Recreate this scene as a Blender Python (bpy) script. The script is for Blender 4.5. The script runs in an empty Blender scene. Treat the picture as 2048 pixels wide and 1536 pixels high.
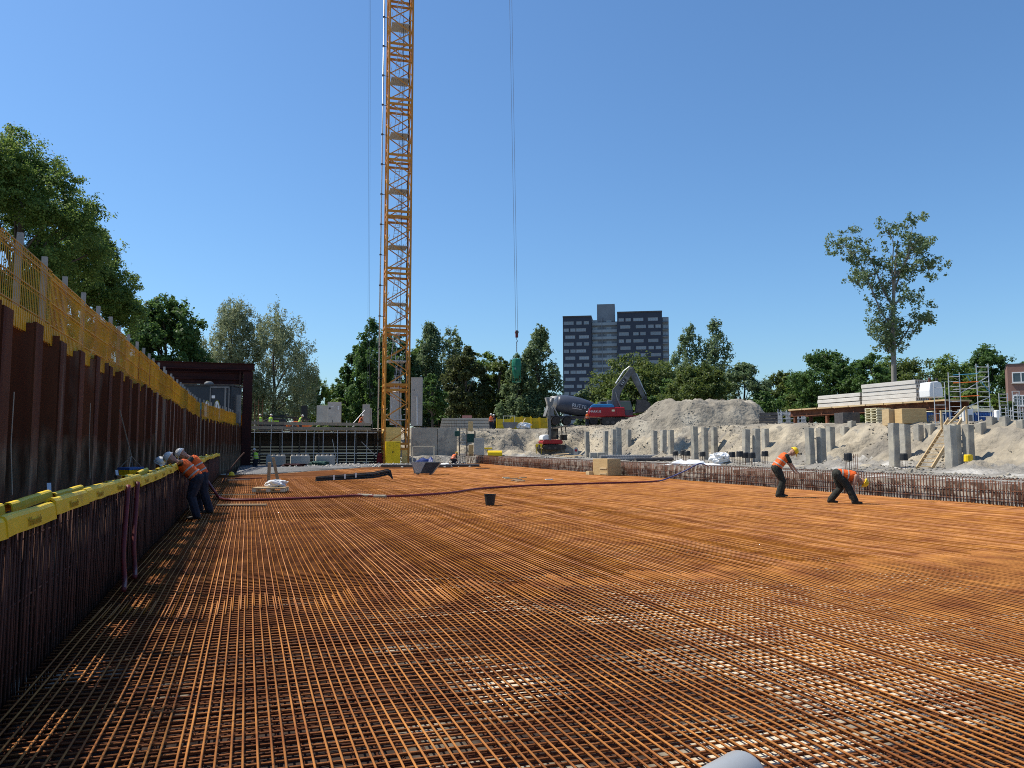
import bpy, math, random
import numpy as np
from mathutils import Vector, Matrix
R = math.radians
random.seed(11)
rng = np.random.default_rng(11)
scene = bpy.context.scene
COL = scene.collection

# ------------------------------------------------------------------ camera, sky, sun, exposure
FOC, PXW, PXH, HORIZON = 1538.0, 2048, 1536, 890.0
YAW = R(18.9)
PITCH = math.atan((HORIZON - PXH / 2) / FOC)
CAMZ = 1.7
cam = bpy.data.cameras.new("camera")
cam.sensor_width = 36.0
cam.lens = 36.0 * FOC / PXW
cam.clip_start, cam.clip_end = 0.05, 6000
camo = bpy.data.objects.new("camera", cam)
camo.location = (0, 0, CAMZ)
camo.rotation_euler = (R(90) + PITCH, 0, -YAW)
COL.objects.link(camo)
scene.camera = camo

SUN = Vector((-0.547, 0.346, 1.0)).normalized()      # towards the sun
world = bpy.data.worlds.new("World")
scene.world = world
world.use_nodes = True
wn = world.node_tree
bg = wn.nodes["Background"]
sky = wn.nodes.new("ShaderNodeTexSky")
sky.sky_type = "NISHITA"
sky.sun_disc = False
sky.sun_elevation = math.asin(SUN.z)
sky.sun_rotation = math.atan2(SUN.x, SUN.y)
sky.air_density, sky.dust_density, sky.ozone_density, sky.altitude = 1.2, 0.6, 10.0, 0
wb = wn.nodes.new("ShaderNodeMix"); wb.data_type = "RGBA"; wb.blend_type = "MULTIPLY"; wb.inputs[0].default_value = 1.0; wb.inputs[7].default_value = (0.88, 0.985, 1.0, 1)
wn.links.new(sky.outputs[0], wb.inputs[6]); wn.links.new(wb.outputs[2], bg.inputs[0])
bg.inputs[1].default_value = 0.128
sun = bpy.data.lights.new("sun", "SUN")
sun.energy, sun.angle, sun.color = 5.0, R(0.53), (1.0, 0.94, 0.82)
suno = bpy.data.objects.new("sun", sun)
suno.rotation_euler = (-SUN).to_track_quat("-Z", "Y").to_euler()
suno.location = (-30, 20, 60)
COL.objects.link(suno)
vs = scene.view_settings
vs.view_transform, vs.look, vs.exposure, vs.gamma = "Standard", "None", 0.25, 1.0
vs.use_curve_mapping = False
scene.cycles.filter_width = 1.0
scene.cycles.use_denoising = False
scene.cycles.max_bounces = 6
scene.cycles.transparent_max_bounces = 8

# ------------------------------------------------------------------ placing: pixel + distance -> point
CY, SY = math.cos(YAW), math.sin(YAW)
def ray(px, py):
    u, v = (px - PXW / 2) / FOC, (PXH / 2 - py) / FOC
    f = math.cos(PITCH) - v * math.sin(PITCH)
    up = math.sin(PITCH) + v * math.cos(PITCH)
    return Vector((u * CY + f * SY, -u * SY + f * CY, up)), f
def at(px, py, d):                       # d: metres straight ahead on the ground plan
    r, f = ray(px, py)
    return Vector((0, 0, CAMZ)) + r * (d / f)
def on(px, py, z=0.0):                   # where that sight line meets height z
    r, f = ray(px, py)
    return Vector((0, 0, CAMZ)) + r * ((z - CAMZ) / r.z)
def ground(px, d, z=3.0):
    p = at(px, HORIZON, d)
    return Vector((p.x, p.y, z))
VIEW = math.atan2(-SY, CY)               # heading of camera-right

# ------------------------------------------------------------------ mesh builder
class MB:
    def __init__(s): s.v, s.f, s.m = [], [], []
    def add(s, v, f, mi=0):
        o = len(s.v); s.v.extend(v)
        for q in f: s.f.append([i + o for i in q]); s.m.append(mi)
        return s
    def box(s, c, d, rz=0, mi=0, M=None):
        hx, hy, hz = d[0] / 2, d[1] / 2, d[2] / 2
        M = M or Matrix.Rotation(rz, 3, "Z"); c = Vector(c)
        v = [c + M @ Vector((x, y, z)) for x in (-hx, hx) for y in (-hy, hy) for z in (-hz, hz)]
        return s.add(v, [(0, 1, 3, 2), (4, 6, 7, 5), (0, 4, 5, 1), (2, 3, 7, 6), (0, 2, 6, 4), (1, 5, 7, 3)], mi)
    def beam(s, a, b, w, h, mi=0, up=None):
        a, b = Vector(a), Vector(b); d = b - a
        x = d.normalized(); up = Vector(up) if up else (Vector((0, 0, 1)) if abs(x.z) < 0.95 else Vector((1, 0, 0)))
        y = up.cross(x).normalized(); z = x.cross(y)
        return s.box((a + b) / 2, (d.length, w, h), mi=mi, M=Matrix((x, y, z)).transposed())
    def tube(s, a, b, r, n=6, r1=None, mi=0, cap=True):
        a, b = Vector(a), Vector(b); r1 = r if r1 is None else r1
        x = (b - a).normalized(); up = Vector((0, 0, 1)) if abs(x.z) < 0.9 else Vector((1, 0, 0))
        y = up.cross(x).normalized(); z = x.cross(y); v = []
        for p, q in ((a, r), (b, r1)):
            for i in range(n):
                t = 2 * math.pi * (i + 0.5) / n
                v.append(p + (y * math.cos(t) + z * math.sin(t)) * q)
        f = [(i, (i + 1) % n, n + (i + 1) % n, n + i) for i in range(n)]
        if cap: f += [tuple(range(n))[::-1], tuple(range(n, 2 * n))]
        return s.add(v, f, mi)
    def path(s, pts, r, n=6, mi=0, cap=True):
        pts = [Vector(p) for p in pts]; v = []; y = None
        for k, p in enumerate(pts):
            t = (pts[min(k + 1, len(pts) - 1)] - pts[max(k - 1, 0)]).normalized()
            if y is None:
                up = Vector((0, 0, 1)) if abs(t.z) < 0.9 else Vector((1, 0, 0)); y = up.cross(t).normalized()
            y = (y - t * y.dot(t)).normalized(); z = t.cross(y)
            rr = r[k] if isinstance(r, (list, tuple)) else r
            v += [p + (y * math.cos(2 * math.pi * i / n) + z * math.sin(2 * math.pi * i / n)) * rr for i in range(n)]
        f = []
        for k in range(len(pts) - 1):
            f += [(k * n + i, k * n + (i + 1) % n, (k + 1) * n + (i + 1) % n, (k + 1) * n + i) for i in range(n)]
        if cap: f += [tuple(range(n))[::-1], tuple(range((len(pts) - 1) * n, len(pts) * n))]
        return s.add(v, f, mi)
    def loft(s, pts, wid, dep, side, n=10, mi=0):      # elliptical rings along a path
        pts = [Vector(p) for p in pts]; side = Vector(side); v = []
        for k, p in enumerate(pts):
            t = (pts[min(k + 1, len(pts) - 1)] - pts[max(k - 1, 0)]).normalized()
            y = (side - t * side.dot(t)).normalized(); z = t.cross(y)
            v += [p + y * math.cos(2 * math.pi * i / n) * wid[k] + z * math.sin(2 * math.pi * i / n) * dep[k] for i in range(n)]
        f = []
        for k in range(len(pts) - 1):
            f += [(k * n + i, k * n + (i + 1) % n, (k + 1) * n + (i + 1) % n, (k + 1) * n + i) for i in range(n)]
        f += [tuple(range(n))[::-1], tuple(range((len(pts) - 1) * n, len(pts) * n))]
        return s.add(v, f, mi)
    def lathe(s, prof, n=16, o=(0, 0, 0), M=None, mi=0):
        o = Vector(o); M = M or Matrix.Identity(3); v = []
        for r, z in prof:
            v += [o + M @ Vector((r * math.cos(2 * math.pi * i / n), r * math.sin(2 * math.pi * i / n), z)) for i in range(n)]
        f = []
        for k in range(len(prof) - 1):
            f += [(k * n + i, k * n + (i + 1) % n, (k + 1) * n + (i + 1) % n, (k + 1) * n + i) for i in range(n)]
        f += [tuple(range(n))[::-1], tuple(range((len(prof) - 1) * n, len(prof) * n))]
        return s.add(v, f, mi)
    def prism(s, poly, y0, y1, mi=0, axis="y"):        # polygon in xz pushed along y (or xy pushed along z)
        n = len(poly)
        if axis == "y": v = [Vector((x, y0, z)) for x, z in poly] + [Vector((x, y1, z)) for x, z in poly]
        elif axis == "x": v = [Vector((y0, x, z)) for x, z in poly] + [Vector((y1, x, z)) for x, z in poly]
        else: v = [Vector((x, z, y0)) for x, z in poly] + [Vector((x, z, y1)) for x, z in poly]
        f = [(i, (i + 1) % n, n + (i + 1) % n, n + i) for i in range(n)] + [tuple(range(n))[::-1], tuple(range(n, 2 * n))]
        return s.add(v, f, mi)
    def ball(s, c, r, n=10, m=6, mi=0, M=None):
        r = (r, r, r) if isinstance(r, (int, float)) else r
        c = Vector(c); M = M or Matrix.Identity(3); v = [c + M @ Vector((0, 0, -r[2]))]
        for j in range(1, m):
            a = math.pi * j / m - math.pi / 2
            v += [c + M @ Vector((r[0] * math.cos(a) * math.cos(2 * math.pi * i / n), r[1] * math.cos(a) * math.sin(2 * math.pi * i / n), r[2] * math.sin(a))) for i in range(n)]
        v.append(c + M @ Vector((0, 0, r[2]))); t = len(v) - 1
        f = [(0, 1 + (i + 1) % n, 1 + i) for i in range(n)]
        for j in range(m - 2):
            f += [(1 + j * n + i, 1 + j * n + (i + 1) % n, 1 + (j + 1) * n + (i + 1) % n, 1 + (j + 1) * n + i) for i in range(n)]
        f += [(t, 1 + (m - 2) * n + i, 1 + (m - 2) * n + (i + 1) % n) for i in range(n)]
        return s.add(v, f, mi)
    def xf(s, M):
        s.v = [M @ Vector(p) for p in s.v]; return s
    def mesh(s, name, mats, smooth=False):
        me = bpy.data.meshes.new(name)
        me.from_pydata([tuple(p) for p in s.v], [], s.f)
        for m in (mats if isinstance(mats, (list, tuple)) else [mats]): me.materials.append(m)
        if any(s.m): me.polygons.foreach_set("material_index", s.m)
        if smooth: me.polygons.foreach_set("use_smooth", [True] * len(s.f))
        return me
    def build(s, name, mats, parent=None, loc=None, rz=0, smooth=False, bevel=0, world=False):
        me = s.mesh(name, mats, smooth)
        return link(name, me, parent, loc, rz, bevel, world)

def link(name, me, parent=None, loc=None, rz=0, bevel=0, world=False):
    o = bpy.data.objects.new(name, me); COL.objects.link(o)
    if loc is not None: o.location = loc
    o.rotation_euler[2] = rz
    if parent is not None:
        o.parent = parent
        if world:
            o.matrix_parent_inverse = wmat(parent).inverted()
    if bevel:
        b = o.modifiers.new("bevel", "BEVEL"); b.width = bevel; b.segments = 2; b.limit_method = "ANGLE"
    return o
def wmat(o):
    m = Matrix.LocRotScale(o.location, o.rotation_euler.to_quaternion(), o.scale)
    return (wmat(o.parent) @ o.matrix_parent_inverse @ m) if o.parent else m
def tag(o, label=None, cat=None, group=None, kind=None):
    if label: o["label"] = label
    if cat: o["category"] = cat
    if group: o["group"] = group
    if kind: o["kind"] = kind
    return o
def thing(name, label, cat, loc=(0, 0, 0), rz=0, group=None):
    o = bpy.data.objects.new(name, None); COL.objects.link(o)
    o.location = loc; o.rotation_euler[2] = rz; o.empty_display_size = 0.2
    return tag(o, label, cat, group)
def copy_tree(o, loc=None, rz=None, label=None, parent=None):
    c = o.copy(); COL.objects.link(c)
    if parent is not None: c.parent = parent
    if loc is not None: c.location = loc
    if rz is not None: c.rotation_euler[2] = rz
    if label: c["label"] = label
    for ch in list(o.children): copy_tree(ch, parent=c)
    return c
def fast_mesh(name, V, Q, mats, smooth=False):          # numpy verts + equal-sized faces
    me = bpy.data.meshes.new(name); k = Q.shape[1]
    me.vertices.add(len(V)); me.vertices.foreach_set("co", np.ascontiguousarray(V, np.float32).ravel())
    me.loops.add(Q.size); me.loops.foreach_set("vertex_index", np.ascontiguousarray(Q, np.int32).ravel())
    me.polygons.add(len(Q)); me.polygons.foreach_set("loop_start", np.arange(0, Q.size, k, dtype=np.int32))
    for m in (mats if isinstance(mats, (list, tuple)) else [mats]): me.materials.append(m)
    if smooth: me.polygons.foreach_set("use_smooth", np.ones(len(Q), bool))
    me.update(); me.validate()
    return me
def lettering(text, size, depth=0.004):
    cu = bpy.data.curves.new("t", "FONT"); cu.body = text; cu.size = size; cu.extrude = depth; cu.resolution_u = 2
    cu.align_x = "CENTER"; cu.align_y = "CENTER"
    o = bpy.data.objects.new("t", cu); COL.objects.link(o)
    dg = bpy.context.evaluated_depsgraph_get()
    me = bpy.data.meshes.new_from_object(o.evaluated_get(dg))
    b = MB(); b.add([v.co.copy() for v in me.vertices], [list(p.vertices) for p in me.polygons])
    bpy.data.objects.remove(o); bpy.data.curves.remove(cu); bpy.data.meshes.remove(me)
    return b

# ------------------------------------------------------------------ noise for terrain
def _hash(i, j, s):
    h = (i * 374761393 + j * 668265263 + s * 974634777) & 0xFFFFFFFF
    h = ((h ^ (h >> 13)) * 1274126177) & 0xFFFFFFFF
    return ((h ^ (h >> 16)) & 0xFFFF) / 65535.0
def vnoise(x, y, s=0):
    x, y = np.asarray(x, float), np.asarray(y, float)
    i, j = np.floor(x).astype(np.int64), np.floor(y).astype(np.int64)
    u, v = x - i, y - j; u = u * u * (3 - 2 * u); v = v * v * (3 - 2 * v)
    return ((_hash(i, j, s) * (1 - u) + _hash(i + 1, j, s) * u) * (1 - v) + (_hash(i, j + 1, s) * (1 - u) + _hash(i + 1, j + 1, s) * u) * v) * 2 - 1
def fbm(x, y, s=0, o=4):
    t, a = 0, 1.0
    for k in range(o):
        t = t + a * vnoise(x * 2 ** k, y * 2 ** k, s + k); a *= 0.5
    return t

# ------------------------------------------------------------------ materials
def pm(name, c1, c2=None, scale=3.0, rough=0.8, bump=0.0, bscale=30.0, metal=0.0, stretch=(1, 1, 1), rnd=0.0, isl=0.0, ramp=(0.35, 0.65), detail=6, world=False, spec=0.3, c3=None, s3=0.6, r3=(0.5, 0.6), coat=0, bdist=0.02):
    m = bpy.data.materials.new(name); m.use_nodes = True
    nt = m.node_tree; N, L = nt.nodes, nt.links; b = N["Principled BSDF"]
    b.inputs["Roughness"].default_value = rough; b.inputs["Metallic"].default_value = metal
    b.inputs["Specular IOR Level"].default_value = spec
    if coat: b.inputs["Coat Weight"].default_value = coat
    if c2 is None: c2 = tuple(x * 0.8 for x in c1)
    if world: src = N.new("ShaderNodeNewGeometry").outputs["Position"]
    else: src = N.new("ShaderNodeTexCoord").outputs["Object"]
    mp = N.new("ShaderNodeMapping"); mp.inputs["Scale"].default_value = stretch; L.new(src, mp.inputs[0])
    vec = mp.outputs[0]
    oi = N.new("ShaderNodeObjectInfo")
    if not world:
        ad = N.new("ShaderNodeVectorMath"); ad.operation = "MULTIPLY_ADD"
        ad.inputs[0].default_value = (37, 23, 51); L.new(oi.outputs["Random"], ad.inputs[1]); L.new(vec, ad.inputs[2]); vec = ad.outputs[0]
    no = N.new("ShaderNodeTexNoise"); no.inputs["Scale"].default_value = scale; no.inputs["Detail"].default_value = detail; no.inputs["Roughness"].default_value = 0.62
    L.new(vec, no.inputs["Vector"])
    cr = N.new("ShaderNodeValToRGB"); e = cr.color_ramp.elements
    e[0].position, e[1].position = ramp; e[0].color = (*c1, 1); e[1].color = (*c2, 1)
    L.new(no.outputs["Fac"], cr.inputs[0]); col = cr.outputs[0]
    if c3:
        n3 = N.new("ShaderNodeTexNoise"); n3.inputs["Scale"].default_value = s3; n3.inputs["Detail"].default_value = 5; L.new(vec, n3.inputs["Vector"])
        rp = N.new("ShaderNodeValToRGB"); rp.color_ramp.elements[0].position, rp.color_ramp.elements[1].position = r3
        L.new(n3.outputs["Fac"], rp.inputs[0])
        mx = N.new("ShaderNodeMix"); mx.data_type = "RGBA"; L.new(rp.outputs[0], mx.inputs[0]); L.new(col, mx.inputs[6]); mx.inputs[7].default_value = (*c3, 1); col = mx.outputs[2]
    if rnd:
        hs = N.new("ShaderNodeHueSaturation"); mr = N.new("ShaderNodeMapRange")
        mr.inputs[3].default_value, mr.inputs[4].default_value = 1 - rnd, 1 + rnd
        L.new(oi.outputs["Random"], mr.inputs[0]); L.new(mr.outputs[0], hs.inputs["Value"]); L.new(col, hs.inputs["Color"]); col = hs.outputs[0]
    if isl:
        hs = N.new("ShaderNodeHueSaturation"); mr = N.new("ShaderNodeMapRange"); gi_ = N.new("ShaderNodeNewGeometry"); sm = N.new("ShaderNodeMapRange")
        mr.inputs[3].default_value, mr.inputs[4].default_value = 1 - isl, 1 + isl; sm.inputs[3].default_value, sm.inputs[4].default_value = 1.08, 0.90
        L.new(gi_.outputs["Random Per Island"], mr.inputs[0]); L.new(gi_.outputs["Random Per Island"], sm.inputs[0]); L.new(sm.outputs[0], hs.inputs["Saturation"]); L.new(mr.outputs[0], hs.inputs["Value"]); L.new(col, hs.inputs["Color"]); col = hs.outputs[0]
    L.new(col, b.inputs["Base Color"])
    if bump:
        nb = N.new("ShaderNodeTexNoise"); nb.inputs["Scale"].default_value = bscale; nb.inputs["Detail"].default_value = 5; L.new(vec, nb.inputs["Vector"])
        bp = N.new("ShaderNodeBump"); bp.inputs["Strength"].default_value = bump; bp.inputs["Distance"].default_value = bdist
        L.new(nb.outputs["Fac"], bp.inputs["Height"]); L.new(bp.outputs[0], b.inputs["Normal"])
    return m
def leafmat(name, ca, cb, trans=0.5):
    m = bpy.data.materials.new(name); m.use_nodes = True
    nt = m.node_tree; N, L = nt.nodes, nt.links; b = N["Principled BSDF"]
    g = N.new("ShaderNodeNewGeometry"); cr = N.new("ShaderNodeValToRGB")
    cr.color_ramp.elements[0].color = (*ca, 1); cr.color_ramp.elements[1].color = (*cb, 1)
    L.new(g.outputs["Random Per Island"], cr.inputs[0]); L.new(cr.outputs[0], b.inputs["Base Color"])
    b.inputs["Roughness"].default_value = 0.55; b.inputs["Specular IOR Level"].default_value = 0.35
    t = N.new("ShaderNodeBsdfTranslucent"); h = N.new("ShaderNodeHueSaturation"); h.inputs["Value"].default_value = 1.3; h.inputs["Hue"].default_value = 0.485
    L.new(cr.outputs[0], h.inputs["Color"]); L.new(h.outputs[0], t.inputs[0])
    mx = N.new("ShaderNodeMixShader"); mx.inputs[0].default_value = trans
    L.new(b.outputs[0], mx.inputs[1]); L.new(t.outputs[0], mx.inputs[2]); L.new(mx.outputs[0], N["Material Output"].inputs[0])
    return m
def glassmat(name, c, rough=0.05):
    m = bpy.data.materials.new(name); m.use_nodes = True; b = m.node_tree.nodes["Principled BSDF"]
    N, L = m.node_tree.nodes, m.node_tree.links
    oi = N.new("ShaderNodeObjectInfo"); cr = N.new("ShaderNodeValToRGB"); cr.color_ramp.elements[0].color = (*[x * 0.8 for x in c], 1); cr.color_ramp.elements[1].color = (*[min(1, x * 1.3) for x in c], 1)
    L.new(oi.outputs["Random"], cr.inputs[0]); L.new(cr.outputs[0], b.inputs["Base Color"])
    b.inputs["Roughness"].default_value = rough; b.inputs["Specular IOR Level"].default_value = 0.9
    return m

M = {}
M["rust"] = pm("rust_bar", (0.40, 0.162, 0.036), (0.20, 0.066, 0.019), 1.6, 0.85, 0.25, 60, spec=0.12, isl=0.42, rnd=0.15, stretch=(1, 1, 1), world=True)
M["rust_cross_shaded"] = pm("rust_cross_bar_shaded", (0.28, 0.104, 0.030), (0.14, 0.046, 0.017), 1.6, 0.85, 0.25, 60, spec=0.12, isl=0.4, rnd=0.15, world=True)  # same rust, darkened: shadow of the long bars is put into the colour
M["rust_low_shaded"] = pm("rust_bar_lower_shaded", (0.13, 0.045, 0.02), (0.065, 0.024, 0.013), 2.0, 0.9, world=True)  # lower bars: shade inside the cage painted in as a darker rust
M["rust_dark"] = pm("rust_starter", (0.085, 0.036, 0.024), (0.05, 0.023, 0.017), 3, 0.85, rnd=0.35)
M["rust_wall"] = pm("rust_right", (0.17, 0.065, 0.032), (0.08, 0.032, 0.018), 3, 0.85, rnd=0.4)
M["grey_bar"] = pm("galvanised_bar", (0.24, 0.24, 0.245), (0.15, 0.145, 0.145), 3, 0.6, metal=0.2, world=True)
M["blinding"] = pm("blinding_concrete", (0.66, 0.58, 0.45), (0.52, 0.44, 0.33), 3, 0.9, 0.2, 25, c3=(0.035, 0.02, 0.014), s3=0.42, r3=(0.50, 0.58), world=True)
M["pile"] = None
M["yellow_cap"] = pm("yellow_foam_cap", (0.80, 0.56, 0.02), (0.70, 0.47, 0.015), 3, 0.5, 0.15, 20, c3=(0.50, 0.34, 0.03), s3=2.2, r3=(0.62, 0.75))
M["cap_ink"] = pm("cap_print", (0.46, 0.31, 0.02), (0.40, 0.27, 0.02), 8, 0.7)
M["fence_y"] = pm("yellow_fence", (0.56, 0.32, 0.012), (0.42, 0.21, 0.01), 2, 0.5, rnd=0.2)
M["fence_o"] = pm("orange_net", (0.30, 0.095, 0.016), (0.38, 0.16, 0.014), 2, 0.6, rnd=0.2)
M["post"] = pm("grey_post", (0.22, 0.22, 0.21), (0.32, 0.31, 0.29), 5, 0.7)
M["conc"] = pm("concrete", (0.47, 0.415, 0.335), (0.38, 0.332, 0.265), 1.6, 0.9, 0.25, 18, rnd=0.08, c3=(0.27, 0.245, 0.21), s3=1.1, r3=(0.55, 0.68))
M["conc_light"] = pm("precast_concrete", (0.47, 0.435, 0.38), (0.38, 0.35, 0.305), 1.2, 0.85, 0.12, 20, rnd=0.06)
M["slab_grey"] = pm("slab_concrete", (0.60, 0.575, 0.53), (0.50, 0.475, 0.435), 1.2, 0.85, 0.12, 20, rnd=0.06)
M["spoil"] = pm("spoil_heap_earth", (0.275, 0.242, 0.19), (0.18, 0.158, 0.125), 1.4, 0.95, 1.0, 3.0, world=True, detail=9, bdist=0.18, c3=(0.37, 0.33, 0.26), s3=0.35, r3=(0.5, 0.66))
M["conc_pile"] = pm("pile_concrete", (0.38, 0.35, 0.295), (0.27, 0.25, 0.21), 2.5, 0.9, 0.35, 16, rnd=0.12, c3=(0.43, 0.39, 0.31), s3=1.6, r3=(0.5, 0.62))
M["sand"] = pm("sand", (0.42, 0.358, 0.262), (0.27, 0.229, 0.168), 1.1, 0.95, 1.0, 3.2, world=True, detail=9, bdist=0.16, c3=(0.215, 0.188, 0.15), s3=0.32, r3=(0.46, 0.62))
M["sandwet"] = pm("pit_floor_sand", (0.29, 0.265, 0.225), (0.19, 0.172, 0.145), 1.6, 0.95, 1.0, 4.5, world=True, detail=9, bdist=0.14, c3=(0.46, 0.43, 0.38), s3=0.5, r3=(0.55, 0.66))
M["soil"] = pm("plateau_ground", (0.30, 0.27, 0.22), (0.22, 0.20, 0.16), 0.4, 0.95, 0.4, 4, world=True)
M["grass"] = pm("far_ground", (0.09, 0.12, 0.04), (0.16, 0.15, 0.08), 0.05, 0.95, world=True)
M["crane"] = pm("crane_paint", (0.56, 0.235, 0.03), (0.46, 0.18, 0.025), 2.5, 0.5, rnd=0.1, world=True)
M["galv"] = pm("galvanised_steel", (0.50, 0.51, 0.52), (0.40, 0.41, 0.42), 4, 0.45, metal=0.4, rnd=0.1)
M["alu"] = pm("aluminium_tube", (0.62, 0.63, 0.63), (0.5, 0.5, 0.5), 4, 0.4, metal=0.3)
M["cable"] = pm("steel_cable", (0.09, 0.10, 0.12), (0.13, 0.14, 0.15), 4, 0.6)
M["timber"] = pm("new_timber", (0.58, 0.43, 0.24), (0.48, 0.34, 0.18), 2.0, 0.75, stretch=(1, 1, 6), rnd=0.15)
M["ply"] = pm("plywood", (0.58, 0.40, 0.19), (0.50, 0.33, 0.15), 1.5, 0.7, stretch=(1, 1, 7), rnd=0.12)
M["yellow_ply"] = pm("yellow_plywood", (0.80, 0.56, 0.20), (0.72, 0.48, 0.15), 1.5, 0.7, stretch=(1, 1, 7), rnd=0.1)
M["oldwood"] = pm("weathered_plank", (0.34, 0.27, 0.19), (0.26, 0.20, 0.14), 2, 0.85, stretch=(6, 1, 1), rnd=0.25)
M["shaded_wood"] = pm("shaded_plank", (0.075, 0.06, 0.05), (0.045, 0.036, 0.03), 2, 0.9, stretch=(6, 1, 1), rnd=0.3)  # plank colour darkened to carry the shade below the deck
M["yellow"] = pm("yellow_paint", (0.86, 0.58, 0.01), (0.78, 0.52, 0.01), 1.2, 0.45, rnd=0.06)
M["yellow_plate"] = pm("yellow_formwork", (0.60, 0.44, 0.02), (0.46, 0.33, 0.02), 1.5, 0.6, rnd=0.12, c3=(0.34, 0.27, 0.06), s3=1.2, r3=(0.58, 0.7))
M["black"] = pm("black_plastic", (0.018, 0.018, 0.019), (0.03, 0.03, 0.03), 4, 0.5)
M["rubber"] = pm("tyre_rubber", (0.025, 0.024, 0.023), (0.06, 0.055, 0.05), 3, 0.85)
M["dark_steel"] = pm("dark_steel", (0.055, 0.05, 0.05), (0.10, 0.09, 0.085), 3, 0.6, metal=0.3, rnd=0.2)
M["maroon"] = pm("maroon_steel", (0.05, 0.013, 0.012), (0.03, 0.010, 0.010), 1.2, 0.6, stretch=(1, 3, 3), spec=0.15, c3=(0.12, 0.06, 0.055), s3=1.4, r3=(0.66, 0.8))
M["red_hose"] = pm("red_hose", (0.16, 0.022, 0.024), (0.11, 0.02, 0.02), 5, 0.5)
M["blue_hose"] = pm("blue_hose", (0.05, 0.06, 0.20), (0.04, 0.05, 0.15), 5, 0.5)
M["white"] = pm("white_sheet", (0.80, 0.80, 0.79), (0.70, 0.70, 0.69), 2, 0.6)
M["pvc"] = pm("grey_plastic_pipe", (0.28, 0.29, 0.295), (0.32, 0.33, 0.335), 2, 0.4, spec=0.5)
M["red"] = pm("red_paint", (0.36, 0.012, 0.02), (0.28, 0.012, 0.018), 1.2, 0.35, rnd=0.03)
M["bluep"] = pm("blue_paint", (0.03, 0.20, 0.45), (0.03, 0.16, 0.38), 1.2, 0.4)
M["machine_grey"] = pm("machine_grey", (0.20, 0.20, 0.20), (0.14, 0.138, 0.135), 1.5, 0.55, c3=(0.2, 0.19, 0.18), s3=1.4, r3=(0.55, 0.7))
M["boom_grey"] = pm("boom_paint", (0.135, 0.135, 0.135), (0.09, 0.09, 0.088), 1.5, 0.6, c3=(0.2, 0.195, 0.19), s3=1.4, r3=(0.55, 0.7))
M["drum"] = pm("drum_paint", (0.050, 0.060, 0.085), (0.065, 0.072, 0.095), 1.2, 0.4, c3=(0.14, 0.14, 0.15), s3=0.8, r3=(0.66, 0.85))
M["drum_end"] = pm("drum_end_paint", (0.62, 0.57, 0.5), (0.45, 0.42, 0.38), 1.4, 0.6)
M["glass"] = glassmat("dark_glass", (0.03, 0.04, 0.05))
M["bglass"] = glassmat("building_glass", (0.17, 0.21, 0.25), 0.3)
M["facade"] = pm("dark_facade", (0.030, 0.039, 0.060), (0.036, 0.046, 0.068), 0.3, 0.7, world=True)
M["facade_grey"] = pm("grey_cladding", (0.17, 0.20, 0.235), (0.145, 0.17, 0.20), 0.3, 0.6, world=True)
M["balcony"] = pm("balcony_panel", (0.24, 0.29, 0.325), (0.19, 0.23, 0.265), 0.3, 0.4, world=True)
M["frame"] = pm("window_frame", (0.27, 0.29, 0.32), (0.24, 0.26, 0.28), 1, 0.5)
M["brick"] = pm("brickwork", (0.26, 0.15, 0.12), (0.20, 0.115, 0.095), 9, 0.9, world=True)
M["bark"] = pm("bark", (0.115, 0.095, 0.075), (0.07, 0.058, 0.045), 3, 0.95, 0.4, 12, stretch=(1, 1, 0.3))
M["bark_grey"] = pm("grey_bark", (0.24, 0.225, 0.20), (0.15, 0.14, 0.125), 3, 0.95, stretch=(1, 1, 0.3))
M["skin"] = pm("skin", (0.44, 0.25, 0.17), (0.40, 0.22, 0.15), 6, 0.55)
M["orange"] = pm("orange_vest", (0.88, 0.15, 0.02), (0.66, 0.09, 0.012), 5, 0.7, 0.8, 9, bdist=0.04)
M["lime"] = pm("lime_vest", (0.42, 0.66, 0.05), (0.36, 0.56, 0.04), 6, 0.7)
M["reflect"] = pm("reflective_tape", (0.44, 0.43, 0.38), (0.36, 0.35, 0.30), 6, 0.35)
M["navy"] = pm("navy_cloth", (0.025, 0.030, 0.045), (0.014, 0.017, 0.027), 8, 0.9, 0.8, 10, bdist=0.04)
M["olive"] = pm("dark_work_cloth", (0.040, 0.039, 0.030), (0.022, 0.022, 0.017), 8, 0.9, 0.8, 10, bdist=0.04)
M["tshirt"] = pm("dark_shirt", (0.025, 0.04, 0.032), (0.018, 0.025, 0.022), 8, 0.9)
M["helmet_w"] = pm("white_helmet", (0.74, 0.74, 0.72), (0.66, 0.66, 0.64), 6, 0.35)
M["helmet_y"] = pm("yellow_helmet", (0.85, 0.55, 0.02), (0.78, 0.48, 0.02), 6, 0.35)
M["boot"] = pm("boot_leather", (0.03, 0.025, 0.02), (0.05, 0.04, 0.03), 6, 0.7)
M["tarp"] = pm("blue_tarp", (0.012, 0.025, 0.11), (0.02, 0.04, 0.17), 4, 0.5)
M["green_bucket"] = pm("green_paint", (0.012, 0.16, 0.09), (0.01, 0.12, 0.07), 2, 0.45)
M["strap"] = pm("lifting_strap", (0.34, 0.30, 0.24), (0.26, 0.23, 0.18), 6, 0.8)
M["cream"] = pm("cream_board", (0.78, 0.72, 0.50), (0.72, 0.65, 0.44), 2, 0.7)
M["container_blue"] = pm("blue_container", (0.03, 0.10, 0.32), (0.025, 0.08, 0.26), 1, 0.5)
M["cabin"] = pm("cabin_panel", (0.032, 0.042, 0.055), (0.025, 0.03, 0.04), 1, 0.5)
M["teal"] = pm("teal_paint", (0.01, 0.20, 0.20), (0.01, 0.16, 0.16), 3, 0.6)
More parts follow.
